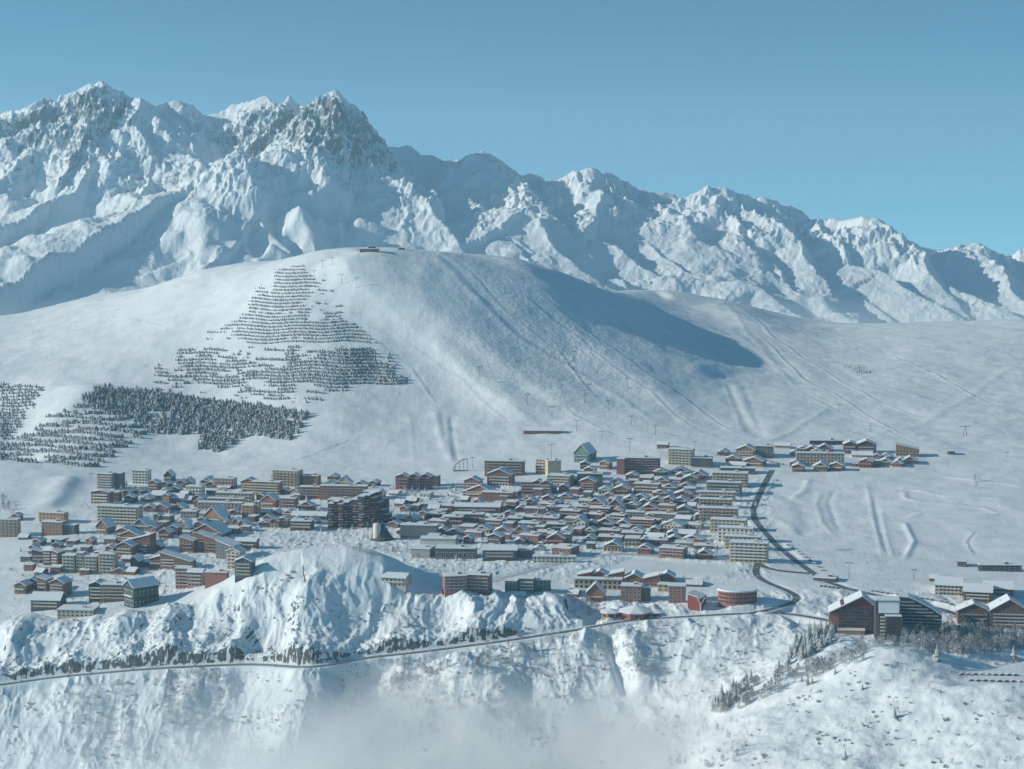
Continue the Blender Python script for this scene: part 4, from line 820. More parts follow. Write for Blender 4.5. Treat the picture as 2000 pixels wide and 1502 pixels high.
# pyramid hotel: stacked terraces that step down to the right and to the left
e, m = own('hotel', 697, 1032, 'huge dark maroon stepped hotel like a ziggurat in the middle of the village', 'hotel', 'huge stepped hotel')
bays = [(640, 651, 979, 0, 14), (650, 661, 975, 2, 14), (660, 670, 980, -1, 14), (669, 680, 977, 2.5, 14), (679, 690, 984, 5, 14), (688, 700, 971, 0, 18), (699, 712, 964, -2, 22), (711, 722, 962, 1, 24), (721, 732, 968, 4, 22), (730, 741, 978, 9, 18), (739, 749, 990, 13, 16), (747, 757, 1000, 16, 14), (755, 764, 1009, 19, 12), (706, 738, 957, 22, 12), (734, 752, 972, 24, 12)]
for i, (a, b_, tp_, dy, dep) in enumerate(bays):
    base_ = 1030 if a < 735 else 1026; wv = (b_ - a) * m * 1.04; xo = ((a + b_) / 2 - 697) * m; rz = R(-9 if a < 690 else -16); hh = (base_ - tp_) * m * .96 - dy * .1
    mb = MB(); rb = MB(); mb.box(-wv/2, wv/2, 0, dep, -6, hh); rb.box(-wv/2 - .5, wv/2 + .5, -.8, dep + .4, hh + .003, hh + .35, 0); rb.box(-wv/2 - .3, wv/2 + .3, -.5, dep + .2, hh + .353, hh + 1.0, 1)
    of = (xo, dy, .01 * i); mb.tf(rz, of).build('wing', [MW['maroon' if i % 3 else 'dark']], e); rb.tf(rz, of).build('roof', [M_FASCIA, M_SNOW], e)
    nf = int(hh / 3)
    for f in range(0 if i < 13 else nf - 1, nf):
        if i < 12 and len([1 for c in e.children if c.name.startswith('window')]) < 96: place('window', WIN['d'], e, of, rz, (0, -.01, .9 + f * 3), (wv * .5, 1, 1.7))
        if (f * 5 + i * 3) % 4 != 0: place('balcony', balcony('maroon' if (f + i) % 3 else 'brick'), e, of, rz, (wv * .1 * ((f + i) % 3 - 1), -.03, .3 + f * 3), (wv * (.5 + .2 * ((f * 7 + i) % 3)), 1.0, 1))
# church: white drum beside a sweeping conical roof, with a tall mast
e, m = own('church', 742, 1056, 'white round church with a dark sweeping cone roof and a slim mast', 'church', 'cone roofed church')
b = MB(); b.lathe([(4.2, -4), (4.2, 17), (3.9, 18.2), (2.6, 18.8), (0.01, 19)], 24, -3.2, 1); b.build('tower', [MW['white']], e, True)
b = MB(); b.lathe([(14.5, -1), (11.5, 2.2), (8.0, 6.5), (5.2, 11), (2.8, 15), (.5, 17.5), (.02, 17.8)], 28, 2.5, 5); b.build('roof', [MW['dark']], e, True)
b = MB(); b.lathe([(10.6, .5), (10.7, 3.4)], 24, 2.5, 5); b.build('wall', [MW['concrete']], e)
b = MB(); b.lathe([(8.3, 6.6), (5.4, 11.1), (3.0, 15.1)], 10, 2.2, 4.8, a0=2.4, a1=4.0); b.build('roof_snow', [M_SNOW], e)
b = MB(); b.tube((-8.2, 0, -3), (-8.2, 0, 24), .45, .3); b.build('mast', [MW['timber']], e)
# red drum building
e, m = own('apartment_block', 1442, 1180, 'round fronted brick red block under a wide flat snow roof', 'building', 'round brick red block')
W2 = 39 * m; b = MB(); b.lathe([(W2, -5), (W2, 12.0)], 36, 0, W2 * .55); b.v = [(x, y * .75, z) for x, y, z in b.v]; b.build('wall', [MW['brick']], e)
b = MB(); b.lathe([(W2 + .8, 12.1), (W2 + .8, 12.9), (W2 + .5, 13.5), (.01, 13.8)], 36, 0, W2 * .55, 1); b.lathe([(.01, 12.05), (W2 + .8, 12.1)], 36, 0, W2 * .55, 0); b.v = [(x, y * .75, z) for x, y, z in b.v]; b.build('roof', [M_FASCIA, M_SNOW], e)
for f in range(3):
    for i in range(14):
        a = math.pi * (1.12 + .76 * i / 13); x, y = W2 * math.cos(a), (W2 * math.sin(a) + W2 * .55) * .75
        place('window', WIN['d'], e, (x, y, 0), a + math.pi / 2, (0, -.05, 2.0 + f * 3.5), (2.2, 1, 1.6))
# Y column of the dark red hall
yh = THINGS['yhall']; b = MB(); b.tube((6, -3.5, -3), (6, -3.5, 6), .5); b.tube((6, -3.5, 6), (2, -3, 14), .35); b.tube((6, -3.5, 6), (10, -3, 12.5), .35); b.build('column', [MW['white']], yh)
# octagonal restaurant
e, m = own('restaurant', 1238, 1206, 'low octagonal restaurant with linked snowy tent roofs beside the cliff road', 'restaurant', 'octagonal restaurant')
for i, (cx_, r, hh) in enumerate([(-21, 9, 4.6), (2, 15, 5.5), (20, 8, 4.5)]):
    b = MB(); b.lathe([(r, -4), (r, hh)], 8, cx_, 4, a0=.39, a1=.39 + 2 * math.pi); b.build('wall', [MW['timber' if i == 0 else 'red_brown']], e)
    b = MB(); b.lathe([(r + 1.5, hh - .1), (r + 1.5, hh + .6), (.05, hh + r * .36)], 8, cx_, 4, 1, a0=.39, a1=.39 + 2*math.pi); b.lathe([(.05, hh - .12), (r + 1.5, hh - .1)], 8, cx_, 4, 0, a0=.39, a1=.39 + 2*math.pi); b.build('roof', [M_FASCIA, M_SNOW], e)
    for j in range(3): a = math.pi * (1.25 + .25 * j); place('window', WIN['d'], e, (cx_ + r * .93 * math.cos(a), 4 + r * .93 * math.sin(a), 0), a + math.pi / 2, (0, -.1, 1.2), (3.4, 1, 2.0))
# curved gallery roof
e, m = own('gallery', 858, 1012, 'curved arcade with a long bending snow roof in the shopping area', 'building', 'curved arcade')
rm = MB(); wl = MB(); n = 14; pr = []
for i in range(n + 1):
    t = i / n; a = math.pi * (.98 - .42 * t); pr.append((30 * math.cos(a) + 14, 44 * math.sin(a) - 28 + 6))
for i in range(n):
    (ax, ay), (bx, by) = pr[i], pr[i+1]; 
    for (p, q, zt, zb, dst) in ((ax, ay, 0, 0, 0),): pass
    wl.poly([(ax, ay, -4), (bx, by, -4), (bx, by, 5), (ax, ay, 5)]); wl.poly([(bx, by + 8, -4), (ax, ay + 8, -4), (ax, ay + 8, 5), (bx, by + 8, 5)])
    rm.poly([(ax, ay - .8, 5.1), (bx, by - .8, 5.1), (bx, by - .8, 5.9), (ax, ay - .8, 5.9)], 1); rm.poly([(ax, ay - .8, 5.9), (bx, by - .8, 5.9), (bx, by + 8.6, 6.3), (ax, ay + 8.6, 6.3)], 1)
    rm.poly([(ax, ay + 8.6, 5.1), (bx, by + 8.6, 5.1), (bx, by - .8, 5.1), (ax, ay - .8, 5.1)], 0)
wl.build('wall', [MW['brown']], e); rm.build('roof', [M_FASCIA, M_SNOW], e)
# the great gabled hotel with its gridded front, lower right
e, m = own('hotel', 1664, 1238, 'great maroon hotel with one huge gable and a grid of balconies', 'hotel', 'great maroon gable hotel')
k = m; xl, xr, ap = -44 * k, 46 * k, 19 * k
def zpx(p): return (1238 - p) * k
b = MB(); b.prism([(xl, -8), (xr, -8), (xr, zpx(1185)), (ap, zpx(1163)), (xl + 24 * k, zpx(1180)), (xl, zpx(1196))], 0, 24); b.tf(R(-6)).build('wall', [MW['maroon']], e)
b = MB()
for (ax, az, bx, bz) in ((ap, 1163, xr + 1, 1186), (xl - 1, 1197, ap, 1163)):
    z0, z1 = zpx(az) + .1, zpx(bz) + .1; b.prism([(ax, z0), (bx, z1), (bx, z1 + .5), (ax, z0 + .5)], -1.6, 25, 0); b.prism([(ax, z0 + .503), (bx, z1 + .503), (bx, z1 + 1.2), (ax, z0 + 1.2)], -1.4, 24.8, 1)
b.tf(R(-6)).build('roof', [MW['brick'], M_SNOW], e)
b = MB(); b.box(xl - .3, xl + 18 * k, -.25, -.01, -8, zpx(1196), 0); b.tf(R(-6)).build('end_wall', [MW['brick']], e)
for f in range(9):
    z = 3.2 + f * 3.0; lim = zpx(1163) - 3.2
    for i in range(14):
        x = xl + 20 * k + (xr - xl - 22 * k) * (i + .5) / 14; zr = (zpx(1163) - (x - ap) * (22 / 27.) if x > ap else zpx(1163) + (x - ap) * (33 / 63.))
        if z + 2.5 < zr and sum(1 for c in e.children if c.name.startswith('window')) < 100: place('window', WIN['m'], e, (0, 0, 0), R(-6), (x, -.02, z), (2.7, 1, 2.5))
for f in range(1, 1): place('balcony', balcony('maroon'), e, (0, 0, 0), R(-6), ((xl + 20*k + xr) / 2 + .5, -.05, 2.4 + f * 3.0), ((xr - xl - 21*k) * (1 if f < 5 else .8), .8, 1))
b = MB(); b.box(xl + 15*k, xl + 68*k, -7, -.3, -8, 4.5, 0); b.box(xl + 15*k - .4, xl + 68*k + .4, -7.4, -.35, 4.503, 5.4, 1); b.tf(R(-6)).build('terrace', [MW['timber'], M_SNOW], e)
# dark neighbour with the tower stair and the descending curved roof on columns
e, m = own('hotel', 1737, 1248, 'dark tower hotel with a square snow roof and stacked white balconies', 'hotel', 'dark tower hotel')
b = MB(); b.box(-12, 8, 0, 16, -8, 33); b.tf(R(-4)).build('wall', [MW['dark']], e)
b = MB(); b.prism([(-13, 33.1), (9, 33.1), (9, 33.6), (-13, 33.6)], -1, 17, 0); b.v = b.v; b.box(-12.6, 8.6, -.6, 16.6, 33.603, 34.6, 1); b.poly([(-10, -1.4, 23), (8, -1.4, 23), (8, -.2, 32.9), (-10, -.2, 32.9)], 1); b.tf(R(-4)).build('roof', [M_FASCIA, M_SNOW], e)
b = MB(); b.box(-4, 9.4, -6, -.01, -8, 21, 0); b.box(-4.3, 9.7, -6.3, -.02, 21.003, 21.9, 1); b.tf(R(-4)).build('wing', [MW['dark'], M_SNOW], e); winface(e, 3, 6, -3, 8.5, -6.02, 1.5, 3, R(-4), 'd', (2.4, 1.6))
for f in range(7): place('balcony', balcony('white'), e, (0, 0, 0), R(-4), (-6.2, -.2, 1 + f * 3), (4.0, 1.6, 1)); place('window', WIN['w'], e, (0, 0, 0), R(-4), (-10.4, -.02, 1.2 + f * 3), (1.5, 1, 1.8))
b = MB(); b.tube((9.8, -6.6, -8), (9.8, -6.6, 21), .5); b.tf(R(-4)).build('pillar', [MW['dark']], e)
e, m = own('hotel', 1800, 1228, 'dark green hotel whose snow roof curves down over pale columns', 'hotel', 'dark green curved hotel')
prof = [(-20, 28), (-12, 27.5), (-6, 25.5), (0, 22.5), (7, 19), (12, 15.5), (17.5, 12)]
b = MB(); b.prism([(-20, 0), (17.5, 0)] + prof[::-1], 0, 18); b.tf(R(-8)).build('wall', [MW['dark_green']], e)
b = MB()
for (ax, az), (bx, bz) in zip(prof[:-1], prof[1:]):
    b.prism([(ax, az + .05), (bx, bz + .05), (bx, bz + .4), (ax, az + .4)], -1, 19, 0); b.prism([(ax, az + .403), (bx, bz + .403), (bx, bz + 1.2), (ax, az + 1.2)], -.9, 18.9, 1)
b.tf(R(-8)).build('roof', [M_FASCIA, M_SNOW], e)
for f in range(8):
    zt = 2.2 + f * 3; xr2 = 17 if zt < 10 else np.interp(zt + 2.6, [12, 15.5, 19, 22.5, 25.5, 28], [17.5, 12, 7, 0, -6, -13])
    if xr2 > -16: place('balcony', balcony('slate'), e, (0, 0, 0), R(-8), ((-19.5 + xr2) / 2, -.05, zt), (xr2 + 19.5, .9, 1))
    for i in range(9):
        x = -18.5 + i * 4
        if x < xr2 - 1: place('window', WIN['d'], e, (0, 0, 0), R(-8), (x, -.02, zt + .6), (2.2, 1, 1.7))
for i in range(8):
    b = MB(); b.box(-19 + i * 4.9, -18.1 + i * 4.9, -3.4, -2.4, -9, .8); b.tf(R(-8)).build('column', [MW['concrete']], e)
b = MB(); b.box(-20, 17.5, -3.6, -.02, .803, 1.5); b.tf(R(-8)).build('terrace', [MW['concrete']], e)
B('G', 1870, 1937, 1178, 1226, 'brown', rot=-6, d=18, pitch=24, bal=True, bc='timber', name='hotel', label='brown balconied lodge left of the two at the lower right corner', lm='left brown lodge', y0=1700)
B('G', 1932, 2016, 1170, 1228, 'brown', rot=-6, d=24, pitch=30, bal=True, bc='beige', name='hotel', label='tall brown lodge with beige balconies cut by the right picture edge', lm='lodge at the right edge', y0=1700)
# summit station
e, m = own('lift_station', 722, 492, 'small dark lift station with a cabin on the rounded summit', 'lift station', 'summit station')
b = MB(); b.box(-15, 14, 0, 9, -3, 4.4); b.build('wall', [MW['brown']], e); b = MB(); b.box(-16, 15, -1, 10, 4.403, 5.6, 0); b.build('roof', [M_SNOW], e)
b = MB(); b.box(-2, 9, 3, 8, 5.7, 8.4); b.box(-2.5, 9.5, 2.5, 8.5, 8.403, 9.2, 1); b.build('cabin', [MW['dark'], M_SNOW], e); winface(e, 6, 1, -14, 13, -.01, 1.4, 3, sz=(2.6, 1.8))
e, m = own('lift_station', 784, 488, 'tiny red chairlift hut on the summit ridge', 'hut', 'red summit hut')
b = MB(); b.box(-5, 5, 0, 4, -3, 3); b.build('wall', [MW['brick']], e); b = MB(); b.box(-5.5, 5.5, -.5, 4.5, 3.003, 3.8); b.build('roof', [M_SNOW], e)
# ------------------------------------------------------------------ labels of the small houses
CN = {'red_brown': 'red brown', 'dark_red': 'dark red', 'dark_green': 'dark green', 'slate': 'slate grey', 'brick': 'brick red', 'timber': 'orange timber'}
KN = {'F': 'flat roofed house', 'G': 'gabled chalet', 'A': 'steep roofed chalet', 'S': 'snow roofed house', 'M': 'sloping roofed house', 'N': 'sloping roofed house'}
LM = [b for b in BLD if b['lm']]; SM = [b for b in BLD if not b['label']]
ORD = ['first', 'second', 'third', 'fourth', 'fifth', 'sixth', 'seventh', 'eighth', 'ninth', 'tenth', 'eleventh', 'twelfth', 'thirteenth', 'fourteenth', 'fifteenth', 'sixteenth', 'seventeenth', 'eighteenth', 'nineteenth']
def sector(a, l):
    dx = a['cx'] - l['cx']; dy = (a['base'] - l['base']) * 2.0
    if abs(dx) >= abs(dy): return 'right of' if dx > 0 else 'left of'
    return 'in front of' if dy > 0 else 'behind'
best = {}
for l in LM:
    sec = {}
    for s_ in SM: sec.setdefault(sector(s_, l), []).append((math.hypot(s_['cx'] - l['cx'], 2 * (s_['base'] - l['base'])), id(s_), s_))
    for k_, v in sec.items():
        v.sort(key=lambda q: q[:2])
        for r, (dist, _, s_) in enumerate(v[:19]):
            c = (r + dist / 60, r, k_, l['lm'])
            if id(s_) not in best or c[0] < best[id(s_)][0]: best[id(s_)] = c
for b in BLD:
    o = b['o']
    if b['label']: lab = b['label']
    else:
        kind, col, wm, hm, low = b['ph']; c = best.get(id(b))
        lab = f"{CN.get(col, col)} {KN[kind]}, {ORD[c[1]]} house {c[2]} the {c[3]}" if c else f"{CN.get(col, col)} {KN[kind]} among the closely packed houses in the middle of the village"
    cat = b['cat'] or {'hotel': 'hotel', 'chalet': 'chalet', 'apartment_block': 'building', 'lift_station': 'lift station', 'school': 'school', 'hut': 'hut', 'lift_garage': 'shed'}.get(o.name.split('.')[0], 'building')
    tag(o, lab, cat, 'chalets and small blocks filling the village' if not b['label'] else None)
print('added', nadd, 'buildings', len(BLD), 'objects', len(bpy.data.objects))
# ------------------------------------------------------------------ road surfaces
def mat_road():
    k = N('wet_asphalt_with_snow'); p = k.pos(); n = k.noise(.22, 5, .65, p)
    k.l(k.ramp(n, [(.36, (.06, .068, .08)), (.55, (.13, .14, .155)), (.68, (.45, .48, .52))]), k.b.inputs['Base Color']); k.b.inputs['Roughness'].default_value = .7
    k.bump(n, .05); return k.m
M_ROAD = mat_road()
def mat_lane():
    k = N('packed_snow_road'); p = k.pos(); n = k.noise(.3, 5, .65, p)
    k.l(k.ramp(n, [(.34, (.28, .29, .31)), (.6, (.62, .65, .69))]), k.b.inputs['Base Color']); k.b.inputs['Roughness'].default_value = .8; return k.m
M_LANE = mat_lane()
for name, wdt, Q, bank in ROADP:
    lane = 'lane' in name or name == 'lower_street'
    T = np.gradient(Q[:, :2], axis=0); T /= np.linalg.norm(T, axis=1)[:, None]; Nn = np.stack([-T[:, 1], T[:, 0]], 1)
    hw = wdt / 2 * (.66 if name == 'main_street' else 1) * (1 + .08 * perlin(np.arange(len(Q)) * .4, np.zeros(len(Q)), 5)) * (.8 if name == 'cliff_road' else 1)
    V = []; ks = 5
    for i in range(ks):
        t = -1 + 2 * i / (ks - 1); xy = Q[:, :2] + Nn * (hw * t)[:, None]; V.append(np.column_stack([xy, np.maximum(height(xy[:, 0], xy[:, 1]), Q[:, 2] - .25) + .22]))
    V = np.array(V).transpose(1, 0, 2).reshape(-1, 3); n = len(Q); id_ = np.arange(n * ks).reshape(n, ks)
    F = np.stack([id_[:-1, :-1], id_[1:, :-1], id_[1:, 1:], id_[:-1, 1:]], -1).reshape(-1, 4)
    tag(link(name, np_mesh(name, V, F, [M_LANE if lane else M_ROAD], smooth=True)), kind='structure')
    if name == 'cliff_road':              # stone parapet on the valley side
        b = MB()
        for i in range(0, n - 1):
            if Q[i, 0] > 60: break
            a, c = Q[i, :2] - Nn[i] * 3.7, Q[i+1, :2] - Nn[i+1] * 3.7; z0, z1 = Q[i, 2] - .6, Q[i+1, 2] - .6
            if Nn[i, 1] < 0: a, c = Q[i, :2] + Nn[i] * 3.7, Q[i+1, :2] + Nn[i+1] * 3.7
            b.poly([(a[0], a[1], z0), (c[0], c[1], z1), (c[0], c[1], z1 + 1.5), (a[0], a[1], z0 + 1.5)]); b.poly([(c[0], c[1] - .5, z1), (a[0], a[1] - .5, z0), (a[0], a[1] - .5, z0 + 1.5), (c[0], c[1] - .5, z1 + 1.5)])
            b.poly([(a[0], a[1], z0 + 1.5), (c[0], c[1], z1 + 1.5), (c[0], c[1] - .5, z1 + 1.5), (a[0], a[1] - .5, z0 + 1.5)], 1)
        o = b.build('parapet_wall', [MW['slate'], M_SNOW]); tag(o, 'low dark stone parapet along the valley side of the cliff road', 'wall')
# ------------------------------------------------------------------ vegetation
def mat_leafy(name, a, b_, frost, sc=1.5):
    k = N(name); p = k.pos(); n = k.noise(sc, 4, .6, p); nz = k.n('ShaderNodeSeparateXYZ'); k.l(k.n('ShaderNodeNewGeometry').outputs['True Normal'], nz.inputs[0])
    m = k.math('ADD', n, k.math('MULTIPLY', k.math('ABSOLUTE', nz.outputs[2]), .22)); m = k.ramp(m, [(frost, (0, 0, 0)), (frost + .16, (1, 1, 1))])
    n2 = k.noise(.25, 3, .5, p); k.l(k.mix(m, k.ramp(n2, [(.3, a), (.7, b_)]), (.80, .83, .86)), k.b.inputs['Base Color']); k.b.inputs['Roughness'].default_value = .9
    k.b.inputs['Specular IOR Level'].default_value = .1; return k.m
M_NEEDLE = mat_leafy('frosted_needles', (.05, .07, .06), (.10, .12, .105), .57)
M_PLANT = mat_leafy('plantation_needles', (.07, .085, .085), (.13, .145, .14), .565, 1.1)
M_TWIG = mat_leafy('frosted_twigs', (.16, .14, .135), (.25, .225, .22), .53, 1.2)
M_BARK = mat_plain('bark', (.09, .065, .05))
def blades(kind, seed, n_layers=11):
    r = random.Random(seed); b = MB(); tw = MB()
    if kind == 'conifer':                  # unit height
        for L in range(n_layers):
            t = L / (n_layers - 1); z = .10 + .84 * t; rad = (.25 * (1 - t) ** .85 + .02) * r.uniform(.8, 1.2); nb = max(5, int(12 - 6 * t)); a0 = r.random() * 6
            for i in range(nb):
                a = a0 + 2 * math.pi * i / nb + r.uniform(-.25, .25); rr_ = rad * r.uniform(.65, 1.2); wd = rr_ * .42 + .008; ca_, sa_ = math.cos(a), math.sin(a); dz = -rr_ * r.uniform(.25, .6)
                zi = z + r.uniform(-.02, .02); b.poly([(0, 0, zi + .045), (ca_*rr_*.55 - sa_*wd, sa_*rr_*.55 + ca_*wd, zi + dz * .5), (ca_*rr_, sa_*rr_, zi + dz), (ca_*rr_*.55 + sa_*wd, sa_*rr_*.55 - ca_*wd, zi + dz * .5)])
        b.poly([(.018, 0, .88), (-.01, .016, .88), (0, 0, 1.0)]); b.poly([(-.01, -.016, .88), (.018, 0, .88), (0, 0, 1.0)]); tw.tube((0, 0, -.06), (0, 0, .8), .018, .006, 5)
    else:                                  # bare frosted larch or birch
        tw.tube((0, 0, -.06), (.01, 0, .45), .014, .009, 5); tw.tube((.01, 0, .45), (0, .01, .9), .009, .003, 4)
        for i in range(230):
            z = r.uniform(.12, .92); a = r.random() * 6.283; env = .21 * math.sin(math.pi * min(1, (z + .12))) ** .6 + .05; rr_ = env * math.sqrt(r.random()); ca_, sa_ = math.cos(a), math.sin(a)
            bx, by = ca_ * rr_ * .4, sa_ * rr_ * .4; ex, ey = ca_ * rr_, sa_ * rr_; l = r.uniform(.06, .16); wd = r.uniform(.008, .02); q = r.random() * 6.283
            b.poly([(bx, by, z - l * .5), (ex + wd * math.cos(q), ey + wd * math.sin(q), z + l * .1), (ex * 1.15, ey * 1.15, z + l * .6), (ex - wd * math.cos(q), ey - wd * math.sin(q), z + l * .1)])
    return b, tw
TREE = {}
for kd, mt in (('conifer', M_NEEDLE), ('bare', M_TWIG)):
    TREE[kd] = []
    for s_ in range(5):
        b, tw = blades(kd, s_ * 7 + 1); TREE[kd].append((b.mesh('crown', [mt]), tw.mesh('trunk', [M_BARK])))
QUEUE = []
def tree(kd, px, py, h, label, group, rnd=random, name=None, cat='tree', pos=None):
    x, y, z = hit(px, py) if pos is None else pos
    if kd == 'bare' and name != 'now': QUEUE.append((h / y, x, y, z, h, label, group)); return
    name = None
    cr, tk = rnd.choice(TREE[kd]); e = empty(name or ('conifer' if kd == 'conifer' else 'bare_tree'), (x, y, z - .2), rnd.random() * 6.28); w_ = h * (rnd.uniform(.85, 1.2) if kd == 'conifer' else rnd.uniform(1.0, 1.5)); e.scale = (w_, w_, h)
    link('crown', cr, e); link('trunk', tk, e); tag(e, label, cat, group); return e
def in_poly(x, y, P):
    c = False; j = len(P) - 1
    for i in range(len(P)):
        if (P[i][1] > y) != (P[j][1] > y) and x < (P[j][0] - P[i][0]) * (y - P[i][1]) / (P[j][1] - P[i][1]) + P[i][0]: c = not c
        j = i
    return c
def scatter(P, n, rnd):
    xs, ys = [p[0] for p in P], [p[1] for p in P]; out = []; k = 0
    while len(out) < n and k < n * 60:
        k += 1; x, y = rnd.uniform(min(xs), max(xs)), rnd.uniform(min(ys), max(ys))
        if in_poly(x, y, P): out.append((x, y))
    return out
BOXES = [(b['cx'], b['base']) for b in BLD]
rt = random.Random(11)
def grove(kd, P, n, h0, h1, label, group, avoid=False):
    for x, y in scatter(P, n, rt):
        if avoid and any(abs(x - bx) < 13 and -9 < y - by < .8 for bx, by in BOXES): continue
        tree(kd, x, y, rt.uniform(h0, h1), label, group, rt)
g = 'frosted conifers on the slope before the great maroon gable hotel'
grove('conifer', [(1535, 1300), (1552, 1262), (1600, 1232), (1632, 1236), (1628, 1256), (1580, 1284)], 64, 9, 15, 'snow dusted conifer in the dark wedge beside the great gable hotel', g)
grove('conifer', [(1365, 1400), (1420, 1345), (1470, 1330), (1450, 1362), (1400, 1395)], 30, 7, 13, 'dark conifer on the ridge climbing out of the mist', 'conifers along the misty ridge')
for x, y, h, lb in [(1577, 1338, 9, 'left conifer of the small trio below the wedge of trees'), (1586, 1336, 7, 'right conifer of the small trio below the wedge of trees'), (1566, 1331, 7, 'upper conifer of the small trio below the wedge of trees'),
                    (1747, 1402, 10, 'lone upright conifer in the middle of the right foreground knoll'), (1684, 1347, 6, 'small conifer with a blue shadow high on the right foreground knoll'), (1631, 1316, 7, 'small conifer at the upper left edge of the bare knoll'),
                    (1521, 1318, 14, 'tall slim conifer standing alone at the left end of the knoll ridge'), (1432, 1352, 13, 'pointed dark conifer rising above the misty ridge strip'), (1450, 1368, 9, 'heavily snowed conifer at the lower side of the misty ridge'), (1830, 1290, 14, 'pale frosted conifer in front of the grove by the car park'),
                    (1980, 1290, 15, 'tall snowy conifer beside the car park at the right edge'), (1651, 1478, 6, 'little conifer low on the right foreground knoll'), (797, 1222, 9, 'big snow loaded conifer on the cliff below the bunker like house'), (1042, 1270, 10, 'lone snowy conifer above the cliff road bend'), (1085, 1362, 8, 'conifer alone in the blue shaded hollow below the cliff road')]:
    tree('conifer', x, y, h, lb, 'single conifers on the front slopes', rt)
grove('bare', [(1750, 1262), (1800, 1242), (1870, 1240), (2010, 1238), (2010, 1268), (1930, 1276), (1840, 1282), (1770, 1272)], 150, 9, 16, 'grey frosted tree in the grove before the lower right hotels', 'frosted grove before the lower right hotels')
grove('bare', [(1655, 1268), (1740, 1250), (1755, 1262), (1680, 1282)], 16, 6, 10, 'grey frosted tree in the row under the dark tower hotel', 'frosted trees under the dark tower hotel')
grove('bare', [(1380, 1400), (1440, 1350), (1560, 1305), (1680, 1278), (1690, 1292), (1560, 1335), (1440, 1392)], 80, 5, 12, 'frosted bare tree on the ridge running into the mist', 'frosted trees on the misty ridge')
grove('bare', [(1330, 1500), (1480, 1390), (1640, 1330), (1760, 1300), (2000, 1380), (2000, 1500)], 62, 2, 5.5, 'small frosted bush tree on the right foreground knoll', 'bush trees on the foreground knoll')
grove('bare', [(700, 1300), (860, 1270), (1020, 1262), (1030, 1300), (900, 1330), (720, 1345)], 60, 4, 9, 'grey bare tree in the thicket below the cliff road', 'bare thicket below the cliff road')
grove('bare', [(870, 1340), (1000, 1330), (1030, 1440), (900, 1450)], 34, 4, 10, 'bare tree on the rib below the road, fading into mist', 'bare trees fading into the mist')
grove('bare', [(1010, 1180), (1060, 1168), (1070, 1200), (1020, 1215)], 12, 3, 6, 'bare bush tree on the rounded hump above the cliff road', 'bush trees on the hump above the road')
grove('bare', [(1112, 1168), (1175, 1172), (1170, 1205), (1130, 1212)], 16, 4, 8, 'dark bare tree in the shaded gully under the small brick tower', 'bare trees in the shaded gully')
grove('bare', [(672, 1066), (760, 1074), (840, 1082), (830, 1092), (700, 1082)], 30, 4, 8, 'frosted tree in the hedge below the cone roofed church', 'frosted hedge below the church')
grove('conifer', [(200, 945), (290, 950), (300, 972), (230, 975)], 22, 5, 9, 'snowy conifer among the houses under the white stepped block', 'conifers in the upper left village')
grove('conifer', [(690, 945), (770, 950), (880, 945), (905, 960), (800, 970), (700, 960)], 26, 4, 8, 'snowy conifer in the park before the maroon zigzag hotel', 'conifers before the zigzag hotel')
grove('conifer', [(1640, 716), (1672, 716), (1712, 724), (1700, 731), (1655, 728)], 20, 5, 8, 'conifer in the isolated dark clump on the open right slope', 'isolated clump on the right slope')
VP = [(190, 960), (480, 930), (760, 950), (1080, 930), (1400, 900), (1480, 960), (1490, 1090), (1300, 1090), (860, 1100), (640, 1050), (480, 1060), (300, 1160), (60, 1180), (30, 1080), (180, 1040)]
grove('bare', [(0, 1110), (60, 1100), (300, 1120), (330, 1180), (180, 1200), (0, 1225)], 70, 2.5, 5, 'small frosted bush tree between the lower left lodges', 'bush trees around the lower left lodges', avoid=True)
grove('bare', VP, 260, 3.5, 7, 'small frosted tree standing between village houses', 'frosted trees between the village houses', avoid=True)
grove('bare', [(0, 960), (28, 985), (40, 1010), (0, 1010)], 14, 6, 11, 'dark bare tree in the shaded corner at the left edge', 'bare trees at the left edge')
grove('bare', [(150, 1010), (200, 960), (60, 1060), (150, 1040)], 14, 3, 6, 'bare tree on the bank beside the pinkish red flats', 'bare trees on the left bank')
grove('conifer', VP, 130, 4.5, 9.5, 'small snowy conifer standing between village houses', 'small conifers between the village houses', avoid=True)
grove('bare', [(1500, 960), (1560, 940), (1600, 1080), (1640, 1120), (1500, 1120)], 20, 2, 5, 'small frosted tree on the verge right of the main street', 'verge trees by the main street')
grove('bare', [(1500, 1100), (1562, 1105), (1555, 1122), (1502, 1120)], 14, 2, 4.5, 'small frosted bush tree on the roundabout island', 'bush trees on the road island')
grove('bare', [(1900, 940), (1925, 940), (1925, 958), (1900, 960)], 5, 6, 11, 'grey bare tree in the little group on the nursery slope', 'bare trees on the nursery slope')
for i, (x, y) in enumerate([(1742, 955), (1752, 960), (1770, 958), (1762, 962), (1818, 990), (1828, 991), (1860, 988), (1877, 985), (1904, 998), (1640, 930), (1675, 925), (1610, 935), (1720, 965), (1980, 982), (1725, 975)]):
    tree('bare', x, y, 4, 'small bare bush tree along the winding snow paths', 'bush trees along the winding paths', rt)
